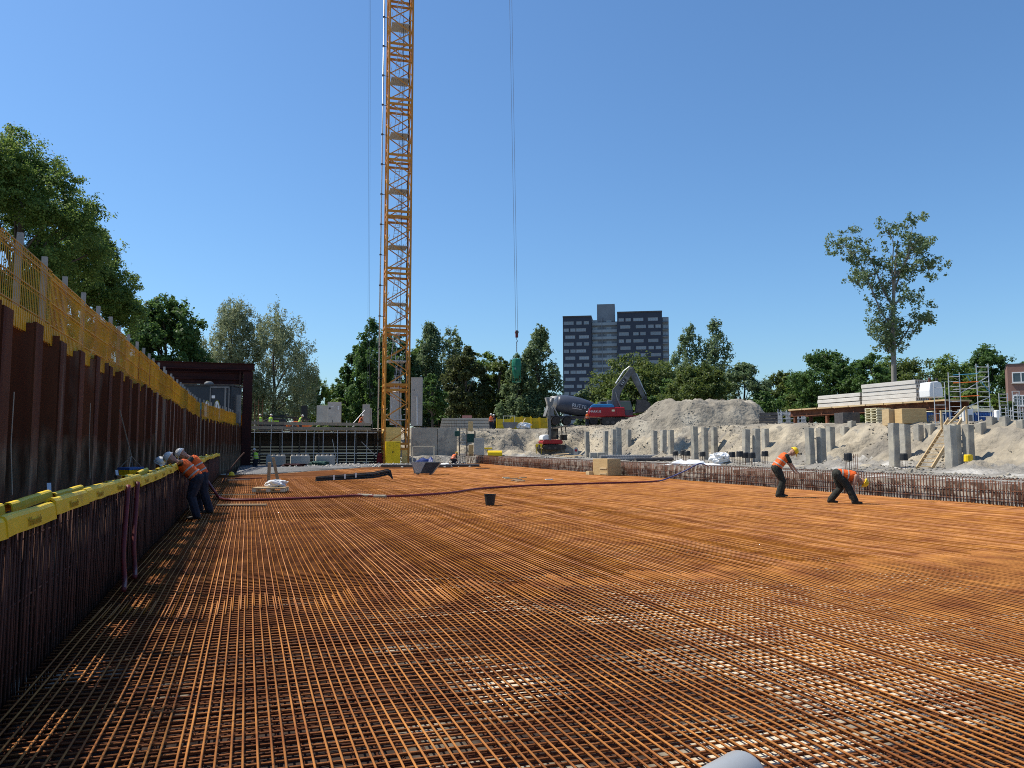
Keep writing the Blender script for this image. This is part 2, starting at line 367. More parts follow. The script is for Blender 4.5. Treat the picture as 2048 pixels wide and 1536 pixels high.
M["stair_green"] = pm("dark_green_net", (0.02, 0.06, 0.05), (0.03, 0.08, 0.06), 4, 0.7)
M["pink"] = pm("faded_pink_panel", (0.40, 0.19, 0.17), (0.34, 0.16, 0.15), 3, 0.7)
M["orange_tube"] = pm("orange_tube", (0.75, 0.17, 0.03), (0.65, 0.14, 0.03), 3, 0.5)
M["blue_tube"] = pm("blue_tube", (0.08, 0.30, 0.45), (0.06, 0.25, 0.4), 3, 0.5)
# sheet pile steel: maroon coat, vertical scrapes, pale concrete splashes low down
def pile_material():
    m = pm("sheet_pile_steel", (0.070, 0.024, 0.014), (0.115, 0.046, 0.024), 2.0, 0.8, 0.1, 20, stretch=(1, 1, 0.12), rnd=0.3, c3=(0.27, 0.225, 0.18), s3=1.1, r3=(0.56, 0.68), spec=0.08)
    N, L = m.node_tree.nodes, m.node_tree.links; b = N["Principled BSDF"]
    base = b.inputs["Base Color"].links[0].from_socket
    g = N.new("ShaderNodeNewGeometry"); sp = N.new("ShaderNodeSeparateXYZ"); L.new(g.outputs["Position"], sp.inputs[0])
    n = N.new("ShaderNodeTexNoise"); n.inputs["Scale"].default_value = 1.1; n.inputs["Detail"].default_value = 6; L.new(g.outputs["Position"], n.inputs["Vector"])
    ma = N.new("ShaderNodeMath"); ma.operation = "MULTIPLY_ADD"; L.new(n.outputs["Fac"], ma.inputs[0]); ma.inputs[1].default_value = -1.2; L.new(sp.outputs["Z"], ma.inputs[2])
    mr = N.new("ShaderNodeMapRange"); mr.inputs[1].default_value, mr.inputs[2].default_value, mr.inputs[3].default_value, mr.inputs[4].default_value = 1.25, 0.95, 0.0, 0.75
    L.new(ma.outputs[0], mr.inputs[0])
    n2 = N.new("ShaderNodeTexNoise"); n2.inputs["Scale"].default_value = 5; n2.inputs["Detail"].default_value = 8
    r2 = N.new("ShaderNodeValToRGB"); r2.color_ramp.elements[0].position = 0.4; r2.color_ramp.elements[1].position = 0.65; r2.color_ramp.elements[0].color = (0.055, 0.036, 0.023, 1); r2.color_ramp.elements[1].color = (0.26, 0.195, 0.135, 1)
    L.new(n2.outputs["Fac"], r2.inputs[0])
    mx = N.new("ShaderNodeMix"); mx.data_type = "RGBA"; L.new(mr.outputs[0], mx.inputs[0]); L.new(base, mx.inputs[6]); L.new(r2.outputs[0], mx.inputs[7]); L.new(mx.outputs[2], b.inputs["Base Color"])
    return m
M["pile"] = pile_material()
def floor_material():      # darker towards the left, pale blinding showing in patches further right
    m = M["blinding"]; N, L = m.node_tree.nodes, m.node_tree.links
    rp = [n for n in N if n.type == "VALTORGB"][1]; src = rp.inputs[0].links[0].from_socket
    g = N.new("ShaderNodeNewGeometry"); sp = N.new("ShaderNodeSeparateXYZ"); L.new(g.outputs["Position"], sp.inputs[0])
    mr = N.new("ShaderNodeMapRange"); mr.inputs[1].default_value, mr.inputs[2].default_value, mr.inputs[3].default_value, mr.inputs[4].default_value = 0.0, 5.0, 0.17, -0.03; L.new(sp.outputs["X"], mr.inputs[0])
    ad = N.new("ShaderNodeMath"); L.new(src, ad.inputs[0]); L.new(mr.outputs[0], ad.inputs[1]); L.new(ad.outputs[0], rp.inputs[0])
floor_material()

# ================================================================== THE SETTING
def sheet(name, quads, z, mat, kind="structure"):
    b = MB()
    for q in quads: b.add([Vector((x, y, z)) for x, y in q], [tuple(range(len(q)))])
    return tag(b.build(name, mat), kind=kind)
BIG = 2500
sheet("ground", [[(-BIG, -300), (-3.25, -300), (-3.25, 47), (-BIG, 47)], [(-BIG, 47), (-3.25, 47), (-0.6, 73.2), (-0.6, 75.4), (-BIG, 75.4)],
                 [(-BIG, 75.4), (14, 75.4), (14, 125), (-BIG, 125)], [(-BIG, 125), (75, 125), (75, BIG), (-BIG, BIG)],
                 [(75, -300), (BIG, -300), (BIG, BIG), (75, BIG)], [(14, -300), (75, -300), (75, -20), (14, -20)], [(-3.25, -300), (14, -300), (14, -20), (-3.25, -20)]], 2.95, M["soil"])
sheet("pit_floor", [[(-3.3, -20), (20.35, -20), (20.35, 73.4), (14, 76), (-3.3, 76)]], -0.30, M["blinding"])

def smooth(t): t = np.clip(t, 0, 1); return t * t * (3 - 2 * t)
HEAP = Vector((43.5, 67.5))
def land(X, Y):
    xs = 32.2 + 1.1 * fbm(Y / 7.0, Y * 0 + 3.3, 5, 3) + 0.5 * np.sin(Y / 2.9)
    ye = 77.3 + 1.5 * fbm(X / 5.0, X * 0 + 1.7, 9, 3) - 0.0 * X
    t1 = smooth((X - xs) / (5.2 + 1.2 * np.sin(Y / 4.3)))
    t2 = smooth((Y - ye) / 5.0)
    top = np.interp(Y, [20, 35, 45, 60, 78, 84, 92, 108, 125], [2.85, 3.0, 3.2, 3.35, 3.45, 3.5, 3.65, 3.6, 2.95]) + 0.55 * smooth((X - 34) / 6) * smooth((Y - 74) / 10) * smooth((120 - Y) / 14)
    edge = smooth((74.5 - X) / 12) * smooth((124.5 - Y) / 12) * smooth((Y + 19) / 8)
    top = 2.95 + (top - 2.95) * edge
    t = np.maximum(t1, t2)
    bank = t * (1 - t) * 4
    gully = np.abs(fbm(Y / 1.1 + 0.3 * X, X / 4.0, 21, 4))
    z = 0.52 + (top - 0.52) * t - bank * (0.75 * gully - 0.2) + bank * 0.5 * fbm(X / 1.5, Y / 1.5, 31, 4) + (0.25 + bank) * 0.11 * np.abs(fbm(X / 0.55, Y / 0.8, 35, 3))
    z = z + 0.07 * fbm(X / 1.1, Y / 1.1, 41, 4) + (1 - t) * 0.10 * np.maximum(0, fbm(X / 2.4, Y / 2.4, 47, 3))
    a = (X - HEAP.x) * CY - (Y - HEAP.y) * SY; d = (X - HEAP.x) * SY + (Y - HEAP.y) * CY
    r = np.sqrt((a / 8.6) ** 2 + (d / 5.6) ** 2) + 0.10 * fbm(X / 2.5, Y / 2.5, 51, 4)
    hp = 2.75 * np.clip((1 - r) / 0.5, 0, 1.0) ** 0.85
    hp = hp * (1 + 0.10 * fbm(X / 1.2, Y / 1.2, 61, 4)) - 0.25 * np.clip(1 - r, 0, 1) * np.abs(fbm(a / 0.9, d / 3.5, 71, 3))
    z = z + np.maximum(hp, 0)
    # spoil mounds on the pit floor
    for mx, my, mr, mh in ((28.6, 31.5, 2.2, 0.45), (27.5, 17.5, 2.6, 0.35), (25.0, 71.0, 3.0, 0.8), (26.0, 78.5, 3.5, 1.0), (30.5, 25.0, 1.8, 0.5), (30, 52, 1.6, 0.5)):
        q = np.sqrt((X - mx) ** 2 + (Y - my) ** 2) / mr
        z = z + mh * np.clip(1 - q, 0, 1) ** 1.2 * (1 + 0.5 * fbm(X / 0.6, Y / 0.6, 81, 3))
    z = np.where(X < 20.42, np.where(Y < 73.5, -0.8, z), z)
    return z
def zland(p): return float(land(np.array([p[0]]), np.array([p[1]]))[0])
xs_ = np.concatenate([np.arange(14, 20.2, 1.2), np.arange(20.35, 50, 0.21), np.arange(50, 75.2, 0.8)]); xs_[-1] = 75
ys_ = np.concatenate([np.arange(-20, 8, 1.0), np.arange(8, 95, 0.23), np.arange(95, 125.4, 1.0)]); ys_[-1] = 125
GX, GY = np.meshgrid(xs_, ys_, indexing="ij")
GZ = land(GX, GY)
nx, ny = GX.shape
idx = np.arange(nx * ny).reshape(nx, ny)
Q = np.stack([idx[:-1, :-1], idx[1:, :-1], idx[1:, 1:], idx[:-1, 1:]], -1).reshape(-1, 4)
em = fast_mesh("embankment", np.stack([GX, GY, GZ], -1).reshape(-1, 3), Q, [M["sand"], M["sandwet"], M["spoil"]], True)
cz = GZ.ravel()[Q].mean(1); cx = GX.ravel()[Q].mean(1); cyy = GY.ravel()[Q].mean(1)
mi = (cz + 0.25 * fbm(cx / 1.5, cyy / 1.5, 91, 3) < 0.82).astype(np.int32)
ha = (cx - HEAP.x) * CY - (cyy - HEAP.y) * SY; hb2 = (cx - HEAP.x) * SY + (cyy - HEAP.y) * CY
mi[(np.sqrt((ha / 9.4) ** 2 + (hb2 / 6.4) ** 2) + 0.12 * fbm(cx / 1.3, cyy / 1.3, 93, 3) < 1) | ((cz > 2.5) & (fbm(cx / 2.2, cyy / 2.2, 95, 4) > 0.1))] = 2
em.polygons.foreach_set("material_index", mi)
tag(link("embankment", em), kind="structure")
del GX, GY, GZ, Q
# clods and lumps of earth on the bank
def clod_mesh(n, pts, smin, smax):
    Vs, Fs = [], []
    base = np.array([[1, 0, 0], [0, 1, 0], [-1, 0, 0], [0, -1, 0], [0, 0, 1], [0, 0, -1]], float)
    tri = np.array([[0, 1, 4], [1, 2, 4], [2, 3, 4], [3, 0, 4], [1, 0, 5], [2, 1, 5], [3, 2, 5], [0, 3, 5]])
    s = rng.uniform(smin, smax, (n, 1, 1)) ** 1.0 * rng.uniform(0.6, 1.3, (n, 6, 3))
    a = rng.uniform(0, 6.28, n); c, d = np.cos(a), np.sin(a)
    rot = np.zeros((n, 3, 3)); rot[:, 0, 0] = c; rot[:, 0, 1] = -d; rot[:, 1, 0] = d; rot[:, 1, 1] = c; rot[:, 2, 2] = 0.75
    V = np.einsum("nij,nkj->nki", rot, base[None] * s) + pts[:, None]
    F = tri[None] + (np.arange(n) * 6)[:, None, None]
    return V.reshape(-1, 3), F.reshape(-1, 3)
n = 22000
cxp = 20.8 + rng.uniform(0, 1, n) ** 0.8 * 26; cyp = rng.uniform(9, 92, n)
keep = fbm(cxp / 2.2, cyp / 2.2, 101, 3) > -0.05
cxp, cyp = cxp[keep], cyp[keep]
V, F = clod_mesh(len(cxp), np.stack([cxp, cyp, land(cxp, cyp) + 0.005], -1), 0.02, 0.11)
tag(link("earth_clods", fast_mesh("earth_clods", V, F, M["spoil"])), "loose grey clods of earth strewn over the sand bank", "rubble", kind="stuff")
# concrete kerb the right-hand starter bars stand against
tag(MB().box((20.5, 28, 0.08), (0.16, 92, 1.0)).box((20.36, 28, -0.22), (0.14, 92, 0.4)).build("slab_edge", pm("slab_edge_concrete", (0.52, 0.48, 0.42), (0.22, 0.19, 0.16), 3.5, 0.95, 0.4, 12, world=True, c3=(0.10, 0.07, 0.055), s3=2.6, r3=(0.5, 0.56))), kind="structure")

# ================================================================== REBAR MAT ON THE FLOOR
def sag(x, y):
    return 0.009 * np.sin(y * 1.9 + 0.6 * np.sin(x * 0.5)) * np.cos(x * 0.35) + 0.006 * np.sin(x * 1.3 + y * 0.4) + 0.008 * np.sin(y * 0.63 + x * 0.21)
def bar_array(paths, r, n=5):        # paths: list of (K,3) arrays, one mesh
    Vs, Qs, off = [], [], 0
    ang = 2 * np.pi * (np.arange(n) + 0.25) / n
    for P in paths:
        t = (P[-1] - P[0]); t = t / np.linalg.norm(t)
        up = np.array([0, 0, 1.0]) if abs(t[2]) < 0.9 else np.array([0, 1.0, 0])
        y = np.cross(up, t); y /= np.linalg.norm(y); z = np.cross(t, y)
        ring = (np.cos(ang)[:, None] * y + np.sin(ang)[:, None] * z) * r
        Vs.append((P[:, None] + ring[None]).reshape(-1, 3)); K = len(P)
        i = np.arange(K - 1)[:, None] * n + np.arange(n)[None]; j = np.arange(K - 1)[:, None] * n + (np.arange(n)[None] + 1) % n
        Qs.append((np.stack([i, j, j + n, i + n], -1).reshape(-1, 4)) + off)
        e = np.arange(n); c0 = np.array([e[3 % n], e[2], e[1], e[0]]); 
        Qs.append(np.array([c0, (K - 1) * n + np.array([0, 1, 2, 3])]) + off)
        off += K * n
    return np.concatenate(Vs), np.concatenate(Qs)
mat_t = thing("rebar_mat", "rust-orange mat of crossing steel bars covering the pit floor", "rebar mat")
YEND, XL, XR = 69.6, -1.42, 20.18
def long_path(x, y0, y1, dz=0.0, wob=0.003):
    ys = np.linspace(y0, y1, max(2, int((y1 - y0) / 0.55)))
    ph = rng.uniform(0, 6.28)
    return np.stack([x + wob * np.sin(ys * 0.9 + ph) + 0.006 * rng.standard_normal(), ys, sag(x, ys) - 0.0095 + dz][0:1] + [ys, sag(x, ys) - 0.0095 + dz], -1)
def cross_path(y, x0, x1, dz, wob=0.005):
    xs = np.linspace(x0, x1, max(2, int((x1 - x0) / 0.55)))
    return np.stack([xs, np.full_like(xs, y) + wob * np.sin(xs * 1.1 + rng.uniform(0, 6.28)), sag(xs, y) + dz], -1)
lines = np.arange(XL, XR, 0.0722)
longs = []
for i, x in enumerate(lines):
    s = (0.0 if i % 2 else 0.0) + 0.25 * math.sin(i * 0.37) + rng.uniform(-0.08, 0.08)
    a, b2, c, d, e = 9.3 + s, 18.6 + s, 30.0 + s, 42.0 + s, 55.0 + s
    yl = -0.5
    longs += [(x, yl, a), (x + 0.018, a - 0.75, b2), (x, b2 - 0.75, c), (x + 0.021, c - 0.75, d), (x, d - 0.75, e), (x + 0.021, e - 0.75, YEND)]
# grey galvanised zone at the far left end
def is_grey(x, y): return y > 47.5 and x < 1.0 + (y - 47.5) * 0.62
firsts = [l for l in longs if l[1] < 0] + [l for l in longs if 7 < l[1] < 9.5]
parts_l = firsts[:300]; rest_l = [l for l in longs if l not in parts_l]
for x, y0, y1 in parts_l:
    V, Q = bar_array([long_path(x, y0, y1)], 0.0076)
    o = link("longitudinal_bar", fast_mesh("longitudinal_bar", V, Q, M["rust"], True), mat_t)
near = [long_path(*l) for l in rest_l if not is_grey(l[0], l[2])]
V, Q = bar_array(near, 0.0076, 4)
tag(link("longitudinal_bars_beyond", fast_mesh("longitudinal_bars_beyond", V, Q, M["rust"]), mat_t), kind="stuff")
cross = []
for k, y in enumerate(np.arange(0.6, YEND, 0.1)):
    xm = 9.5 + 0.6 * math.sin(k * 0.8)
    cross += [(y, XL - 0.08, xm + 0.45), (y + 0.022, xm - 0.45, XR)]
cross.sort()
vis = [c for c in cross if c[0] > 3.0]
parts_c = vis[:300]; rest_c = [c for c in cross if c not in parts_c]
for y, x0, x1 in parts_c:
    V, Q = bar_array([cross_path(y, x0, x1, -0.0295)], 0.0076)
    link("transverse_bar", fast_mesh("transverse_bar", V, Q, M["rust_cross_shaded"], True), mat_t)
V, Q = bar_array([cross_path(y, x0 if not is_grey(x0, y) else 1.0 + (y - 47.5) * 0.62, x1, -0.0295) for y, x0, x1 in rest_c if not is_grey(x1 - 1, y)], 0.0076, 4)
tag(link("transverse_bars_beyond", fast_mesh("transverse_bars_beyond", V, Q, M["rust_cross_shaded"]), mat_t), kind="stuff")
# lower layers of the cage, seen through the gaps
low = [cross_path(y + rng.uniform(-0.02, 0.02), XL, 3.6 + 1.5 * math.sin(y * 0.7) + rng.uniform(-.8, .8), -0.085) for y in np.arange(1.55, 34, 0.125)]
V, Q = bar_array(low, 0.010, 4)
tag(link("second_layer_bars", fast_mesh("second_layer_bars", V, Q, M["rust_low_shaded"]), mat_t), kind="stuff")
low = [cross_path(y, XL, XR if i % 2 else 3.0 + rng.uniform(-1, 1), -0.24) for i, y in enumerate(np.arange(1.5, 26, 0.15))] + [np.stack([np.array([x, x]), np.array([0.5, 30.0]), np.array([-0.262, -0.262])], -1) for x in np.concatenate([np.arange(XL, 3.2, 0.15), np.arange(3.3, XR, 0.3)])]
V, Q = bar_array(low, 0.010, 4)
tag(link("bottom_layer_bars", fast_mesh("bottom_layer_bars", V, Q, M["rust_low_shaded"]), mat_t), kind="stuff")
# tie wires: short twisted ends standing off the crossings near the camera
tw = []
for _ in range(2600):
    x, y = rng.uniform(XL, 14), rng.uniform(2.8, 16)
    x, y = lines[np.argmin(abs(lines - x))], round(y * 10) / 10
    p = np.array([x, y, -0.002 + sag(x, y)]); tw.append(np.stack([p, p + np.array([rng.uniform(-.03, .03), rng.uniform(-.03, .03), rng.uniform(-0.05, 0.012)])]))
V, Q = bar_array(tw, 0.0018, 4)
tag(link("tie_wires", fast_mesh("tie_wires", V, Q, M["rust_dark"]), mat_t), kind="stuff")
# grey mat
gm = []
for y in np.arange(47.6, YEND, 0.1): gm.append(cross_path(y, -0.6, 1.0 + (y - 47.5) * 0.62, 0.0))
for x in np.arange(-0.6, 13.5, 0.1):
    y0 = max(47.5, 47.5 + (x - 1.0) / 0.62)
    if y0 < YEND - 0.3: gm.append(np.stack([np.full(2, x), np.array([y0, YEND]), np.full(2, 0.02)], -1))
V, Q = bar_array(gm, 0.014, 4)
tag(link("grey_steel_mesh", fast_mesh("grey_steel_mesh", V, Q, M["grey_bar"])), "grey galvanised steel mesh laid at the far left end of the rust mat", "steel mesh")

# ================================================================== STARTER-BAR WALLS
def starter_wall(name, label, cat, fronts, rest, hor, mat, bar_name, rad=0.009):
    t = thing(name, label, cat)
    meshes = {}
    for x, y, z0, z1 in fronts:
        k = round((z1 - z0) / 0.02)
        if k not in meshes:
            b = MB(); b.tube((0, 0, 0), (0, 0, k * 0.02), rad, 5); meshes[k] = b.mesh(bar_name, mat, True)
        o = link(bar_name, meshes[k], t, (x, y, z0)); o.rotation_euler = (rng.uniform(-.012, .012), rng.uniform(-.012, .012), 0)
    V, Q = bar_array([np.array([[x, y, z0], [x + rng.uniform(-.01, .01), y + rng.uniform(-.01, .01), z1]]) for x, y, z0, z1 in rest], rad, 4)
    tag(link("upright_bars_behind", fast_mesh("upright_bars_behind", V, Q, mat), t), kind="stuff")
    for p0, p1 in hor:
        b = MB(); b.tube(p0, p1, 0.008, 5); b.build("horizontal_bar", mat, t)
    return t
f = [(-1.52, y, -0.28, 1.12 + 0.03 * math.sin(y)) for y in np.arange(4.2, 34.2, 0.1)]
r_ = [(-1.52, y, -0.28, 1.14) for y in np.arange(34.3, 47.4, 0.1)] + [(-1.62 - 0.05 * (k % 2), y + 0.05, -0.28, 1.08) for k, y in enumerate(np.arange(4.0, 47.4, 0.1))] + [(-1.84, y + 0.03, -0.28, 1.14) for y in np.arange(4.0, 47.4, 0.1)]
hor = [((-1.57, 3.6, z), (-1.57, 47.4, z)) for z in (0.1, 0.55, 1.0)] + [((-1.82, 3.6, z), (-1.82, 47.4, z)) for z in (0.1, 0.4, 0.7, 1.0)]
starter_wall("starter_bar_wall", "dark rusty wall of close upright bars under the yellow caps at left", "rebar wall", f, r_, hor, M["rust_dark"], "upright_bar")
f, r_ = [], []
k = 0
for y in np.arange(9.0, 69.0, 0.118):
    k += 1; z1 = 0.72 + 0.03 * math.sin(y * 0.7) + rng.uniform(-0.015, 0.015)
    (f if len(f) < 300 and y > 12 else r_).append((20.08, y, -0.3, z1))
    r_.append((20.26, y + 0.06, -0.3, z1 - 0.01))
hor = [((20.06 if z < 0.5 else 20.1, 9, z), (20.06 if z < 0.5 else 20.1, 69, z)) for z in (0.14, 0.42, 0.66, 0.74)] + [((20.27, 9, 0.6), (20.27, 69, 0.6))]
rw = starter_wall("starter_bar_wall", "low rusty row of upright bars along the sandy right side", "rebar wall", f, r_, hor, M["rust_wall"], "upright_bar", 0.0125)
# U-shaped heads over that wall, and the short return at its far end
hd = [np.array([[20.08, y, 0.73], [20.12, y + 0.01, 0.775], [20.2, y + 0.03, 0.775], [20.26, y + 0.05, 0.72]]) for y in np.arange(9.0, 69, 0.118)]
V, Q = bar_array(hd, 0.011, 4)
tag(link("bar_hooks", fast_mesh("bar_hooks", V, Q, M["rust_wall"]), rw), kind="stuff")
f = [(x, 69.3 + 0.12 * (i % 2), -0.3, 0.85) for i, x in enumerate(np.arange(18.2, 20.2, 0.08))]
starter_wall("starter_bar_wall", "short return of rusty bars beside the grey concrete wall", "rebar wall", f, [(x, 69.7, -0.3, 0.85) for x in np.arange(18.2, 20.2, 0.09)], [((18.1, 69.25, z), (20.2, 69.25, z)) for z in (0.2, 0.5, 0.8)], M["rust_wall"], "upright_bar")

# yellow caps on the left wall, two rows
def cap_mesh(L, hgt, seed):
    b = MB(); r2 = random.Random(seed); nseg = 6; prof = []
    n = 9
    ring = [(0.050, 0.0), (0.045, 0.35), (0.036, 0.8), (0.022, 0.96), (0.0, 1.0), (-0.022, 0.96), (-0.036, 0.8), (-0.048, 0.35), (-0.052, 0.0), (-0.04, 0.0), (-0.03, 0.7), (0.0, 0.88), (0.03, 0.7), (0.04, 0.0)]
    V = []
    for k in range(nseg + 1):
        y = L * k / nseg; dz = r2.uniform(-.004, .004); dx = r2.uniform(-.004, .004)
        V += [Vector((x * (1.1 if i < 9 else 1) + dx, y, (z - 1) * hgt + dz)) for i, (x, z) in enumerate(ring)]
    m = len(ring); F = []
    for k in range(nseg):
        F += [(k * m + i, k * m + (i + 1) % m, (k + 1) * m + (i + 1) % m, (k + 1) * m + i) for i in range(m)]
    F += [tuple(range(m))[::-1], tuple(range(nseg * m, nseg * m + m))]
    b.add(V, F); return b.mesh("bar_cap", M["yellow_cap"], False)
caps = [cap_mesh(1.36, 0.14, k) for k in range(5)]
word = lettering("Mavosafe", 0.095, 0.002).xf(Matrix.Translation((0.057, 0.66, -0.088)) @ Matrix(((0, 0, 1, 0), (1, 0, 0, 0), (0, 1, 0, 0), (0, 0, 0, 1))))
wordm = word.mesh("lettering", M["cap_ink"])
y = 4.6; k = 0
while y < 46.3:
    z = 1.25 + 0.025 * math.sin(y * 0.8) + 0.012 * math.sin(y * 2.3) + (0.035 if 6.9 < y < 8.2 else 0)
    tilt = random.uniform(-0.016, 0.016)
    ORD = ("nearest", "second", "third", "fourth", "fifth", "sixth", "seventh", "eighth", "ninth", "tenth", "eleventh", "twelfth")
    lab = "yellow padded cap strip on the bar wall, %s from the camera in the front row" % ORD[k] if k < 12 else "yellow padded cap strip far along the top of the dark bar wall"
    o = link("bar_cap", caps[k % 5]); o.location = (-1.53, y, z); o.rotation_euler = (tilt, random.uniform(-.04, .04), random.uniform(-.008, .008))
    tag(o, lab, "safety cap", "yellow caps on the front of the bar wall")
    if k < 14:
        w = link("lettering", wordm, o)
    y += random.choice((1.3, 1.33, 1.34)); k += 1
y = 4.2; k = 0
while y < 46:
    o = link("bar_cap", caps[k % 5]); o.location = (-1.84, y, 1.215 + 0.02 * math.sin(y)); o.rotation_euler = (random.uniform(-.03, .03), 0, 0); o.scale = (0.8, 1, 0.6)
    tag(o, "yellow padded cap in the rear row, %s from the camera" % ORD[k] if k < 6 else "yellow padded cap far along the rear row behind the front caps", "safety cap", "rear row of yellow caps on the bar wall")
    y += 1.55; k += 1

# ================================================================== SHEET PILES, FENCE
XP = -2.6
PITCHP = 1.38
def pile_mesh(top, seed):
    prof = [(0.0, -0.26), (0.0, 0.26), (-0.40, 0.46), (-0.40, 0.92), (-0.0, 1.12)]     # x out of the wall, y along
    th = 0.022; b = MB(); out, inn = [], []
    pr = [(-0.0, -0.17), (0.0, 0.21), (-0.47, 0.33), (-0.47, 1.09), (0.0, 1.205)]
    for i, (x, y) in enumerate(pr):
        t = Vector((pr[min(i + 1, 4)][0] - pr[max(i - 1, 0)][0], pr[min(i + 1, 4)][1] - pr[max(i - 1, 0)][1])).normalized()
        nrm = Vector((t.y, -t.x)); out.append((x + nrm.x * th, y + nrm.y * th)); inn.append((x - nrm.x * th, y - nrm.y * th))
    poly = out + inn[::-1]
    b.prism(poly, -1.2, top, axis="z")
    b.box((-0.30, 0.36, 0), (0.03, 0.03, 0.02))
    return b.mesh("sheet_pile", M["pile"])
pw = thing("sheet_pile_wall", "tall dark maroon corrugated sheet pile wall along the left of the pit", "retaining wall")
pv = [pile_mesh(3.24 + d, i) for i, d in enumerate((0.0, -0.04, 0.05, 0.02, -0.02))]
def pile_line(s):        # along the wall from Y = 3
    if s < 44: return Vector((XP, 3 + s, 0)), 0.0
    t = s - 44; a = math.atan2(-2.35, 22.6)
    return Vector((XP + t * math.sin(-a), 47 + t * math.cos(a), 0)), a
s = 0.0; k = 0
while s < 66:
    p, a = pile_line(s)
    o = link("sheet_pile", pv[(k * 3) % 5], pw, p, a); s += PITCHP; k += 1
cap2 = MB()
# barrier panels above the piles
PL = 2.36
def panel(netted, col):
    t = []
    b = MB()
    for i in range(30):
        y = 0.03 + i * (PL - 0.06) / 29; b.box((0, y, 0.52), (0.007, 0.011, 1.04))
    for z in (0.3, 0.62, 0.95, 1.04): b.box((0.012, PL / 2, z), (0.012, PL, 0.014)); b.box((-0.02, PL / 2, z - 0.03), (0.01, PL, 0.01))
    t.append(("wire_mesh", b.mesh("wire_mesh", col)))
    b = MB().box((0.03, PL / 2, 0.13), (0.008, PL, 0.25))
    for i in range(24): b.box((0.037, 0.05 + i * PL / 24, 0.13), (0.008, 0.03, 0.25))
    t.append(("toe_board", b.mesh("toe_board", M["fence_y"])))
    if netted:
        b = MB()
        ns = 28 if netted == 1 else 56
        for i in range(ns): b.box((-0.045, 0.02 + i * PL / (ns + 0.5), 0.6), (0.004, 0.0075, 0.86))
        for i in range(22): b.box((-0.05, PL / 2, 0.19 + i * 0.041), (0.004, PL, 0.006))
        t.append(("netting", b.mesh("netting", M["fence_o"] if netted == 1 else M["fence_y"])))
    return t
pk = [panel(0, M["fence_y"]), panel(1, M["fence_y"]), panel(2, M["fence_y"])]
NTH = [w + x for w in ("",) for x in ("first", "second", "third", "fourth", "fifth", "sixth", "seventh", "eighth", "ninth", "tenth", "eleventh", "twelfth", "thirteenth", "fourteenth", "fifteenth", "sixteenth", "seventeenth", "eighteenth", "nineteenth", "twentieth")] + ["twenty-" + x for x in ("first", "second", "third", "fourth", "fifth", "sixth", "seventh", "eighth", "ninth")] + ["thirtieth"]
s = 2.2; k = 0
while s < 65:
    p, a = pile_line(s); x2, a2 = pile_line(min(s + PL, 66))
    kind = 0 if k < 3 else (1 if k < 9 else (2 if k < 16 else (1 if k % 3 == 0 else 2)))
    lab = {0: "plain yellow wire barrier panel above the sheet piles", 1: "yellow barrier panel with orange netting above the sheet piles", 2: "yellow barrier panel with yellow netting above the far sheet piles"}[kind]
    t = thing("mesh_barrier", lab + ", %s from the left" % NTH[k], "barrier", (p.x - 0.12, p.y, 3.10 + 0.03 * math.sin(s)), a + random.uniform(-.01, .01), "barrier panels of kind %d" % kind)
    t["group"] = ("plain yellow barrier panels", "orange netted barrier panels", "yellow netted barrier panels")[kind]
    for nm, me in pk[kind]: link(nm, me, t)
    s += PL + 0.03; k += 1
pb = MB().box((0, 0, 0.72), (0.07, 0.06, 1.5)).mesh("barrier_post", M["post"])
for k in range(46):
    p, a = pile_line(2.7 + k * 1.38)
    o = link("barrier_post", pb, None, (p.x - 0.26, p.y, 2.95), a); o.rotation_euler = (random.uniform(-.03, .03), random.uniform(-.03, .03), a)
    tag(o, "grey post sticking up behind the barrier, %s from the left" % NTH[k] if k < 12 else "thin grey post far along behind the yellow barrier", "post", "grey posts behind the barrier")

# ================================================================== TREES
def leaf_quads(P, N, L, W):
    n = len(P)
    T = rng.standard_normal((n, 3)); T -= (T * N).sum(1, keepdims=True) * N; T /= np.linalg.norm(T, axis=1, keepdims=True) + 1e-9
    B = np.cross(N, T)
    l = (L * rng.uniform(0.65, 1.3, n))[:, None]; w = (W * rng.uniform(0.65, 1.3, n))[:, None]
    cup = N * l * 0.12
    V = np.stack([P - T * l * 0.5, P + B * w * 0.5 + cup, P + T * l * 0.5, P - B * w * 0.5 + cup], 1).reshape(-1, 3)
    return V, np.arange(4 * n).reshape(-1, 4)
def crown_points(C, Rr, n, up=0.5, shell=0.55, twigs=15, lift=0.0):
    """n leaf positions on twigs fanning out of clumps with centres C (k,3) and radii Rr (k,3)"""
    wgt = Rr.prod(1) ** (2 / 3); k = rng.choice(len(C), n, p=wgt / wgt.sum())
    T = rng.standard_normal((len(C), twigs, 3)); T[:, :, 2] += lift; T /= np.linalg.norm(T, axis=2, keepdims=True)
    T *= rng.uniform(0.7, 1.25, (len(C), twigs, 1))
    D = T[k, rng.integers(0, twigs, n)]
    s = (1 - shell) + shell * rng.uniform(0, 1, n) ** 0.55
    P = C[k] + D * Rr[k] * s[:, None] + rng.standard_normal((n, 3)) * Rr[k] * 0.17
    N = D * 0.7 + rng.standard_normal((n, 3)) * 0.6 + np.array([0, 0, up]); N /= np.linalg.norm(N, axis=1, keepdims=True)
    return P, N
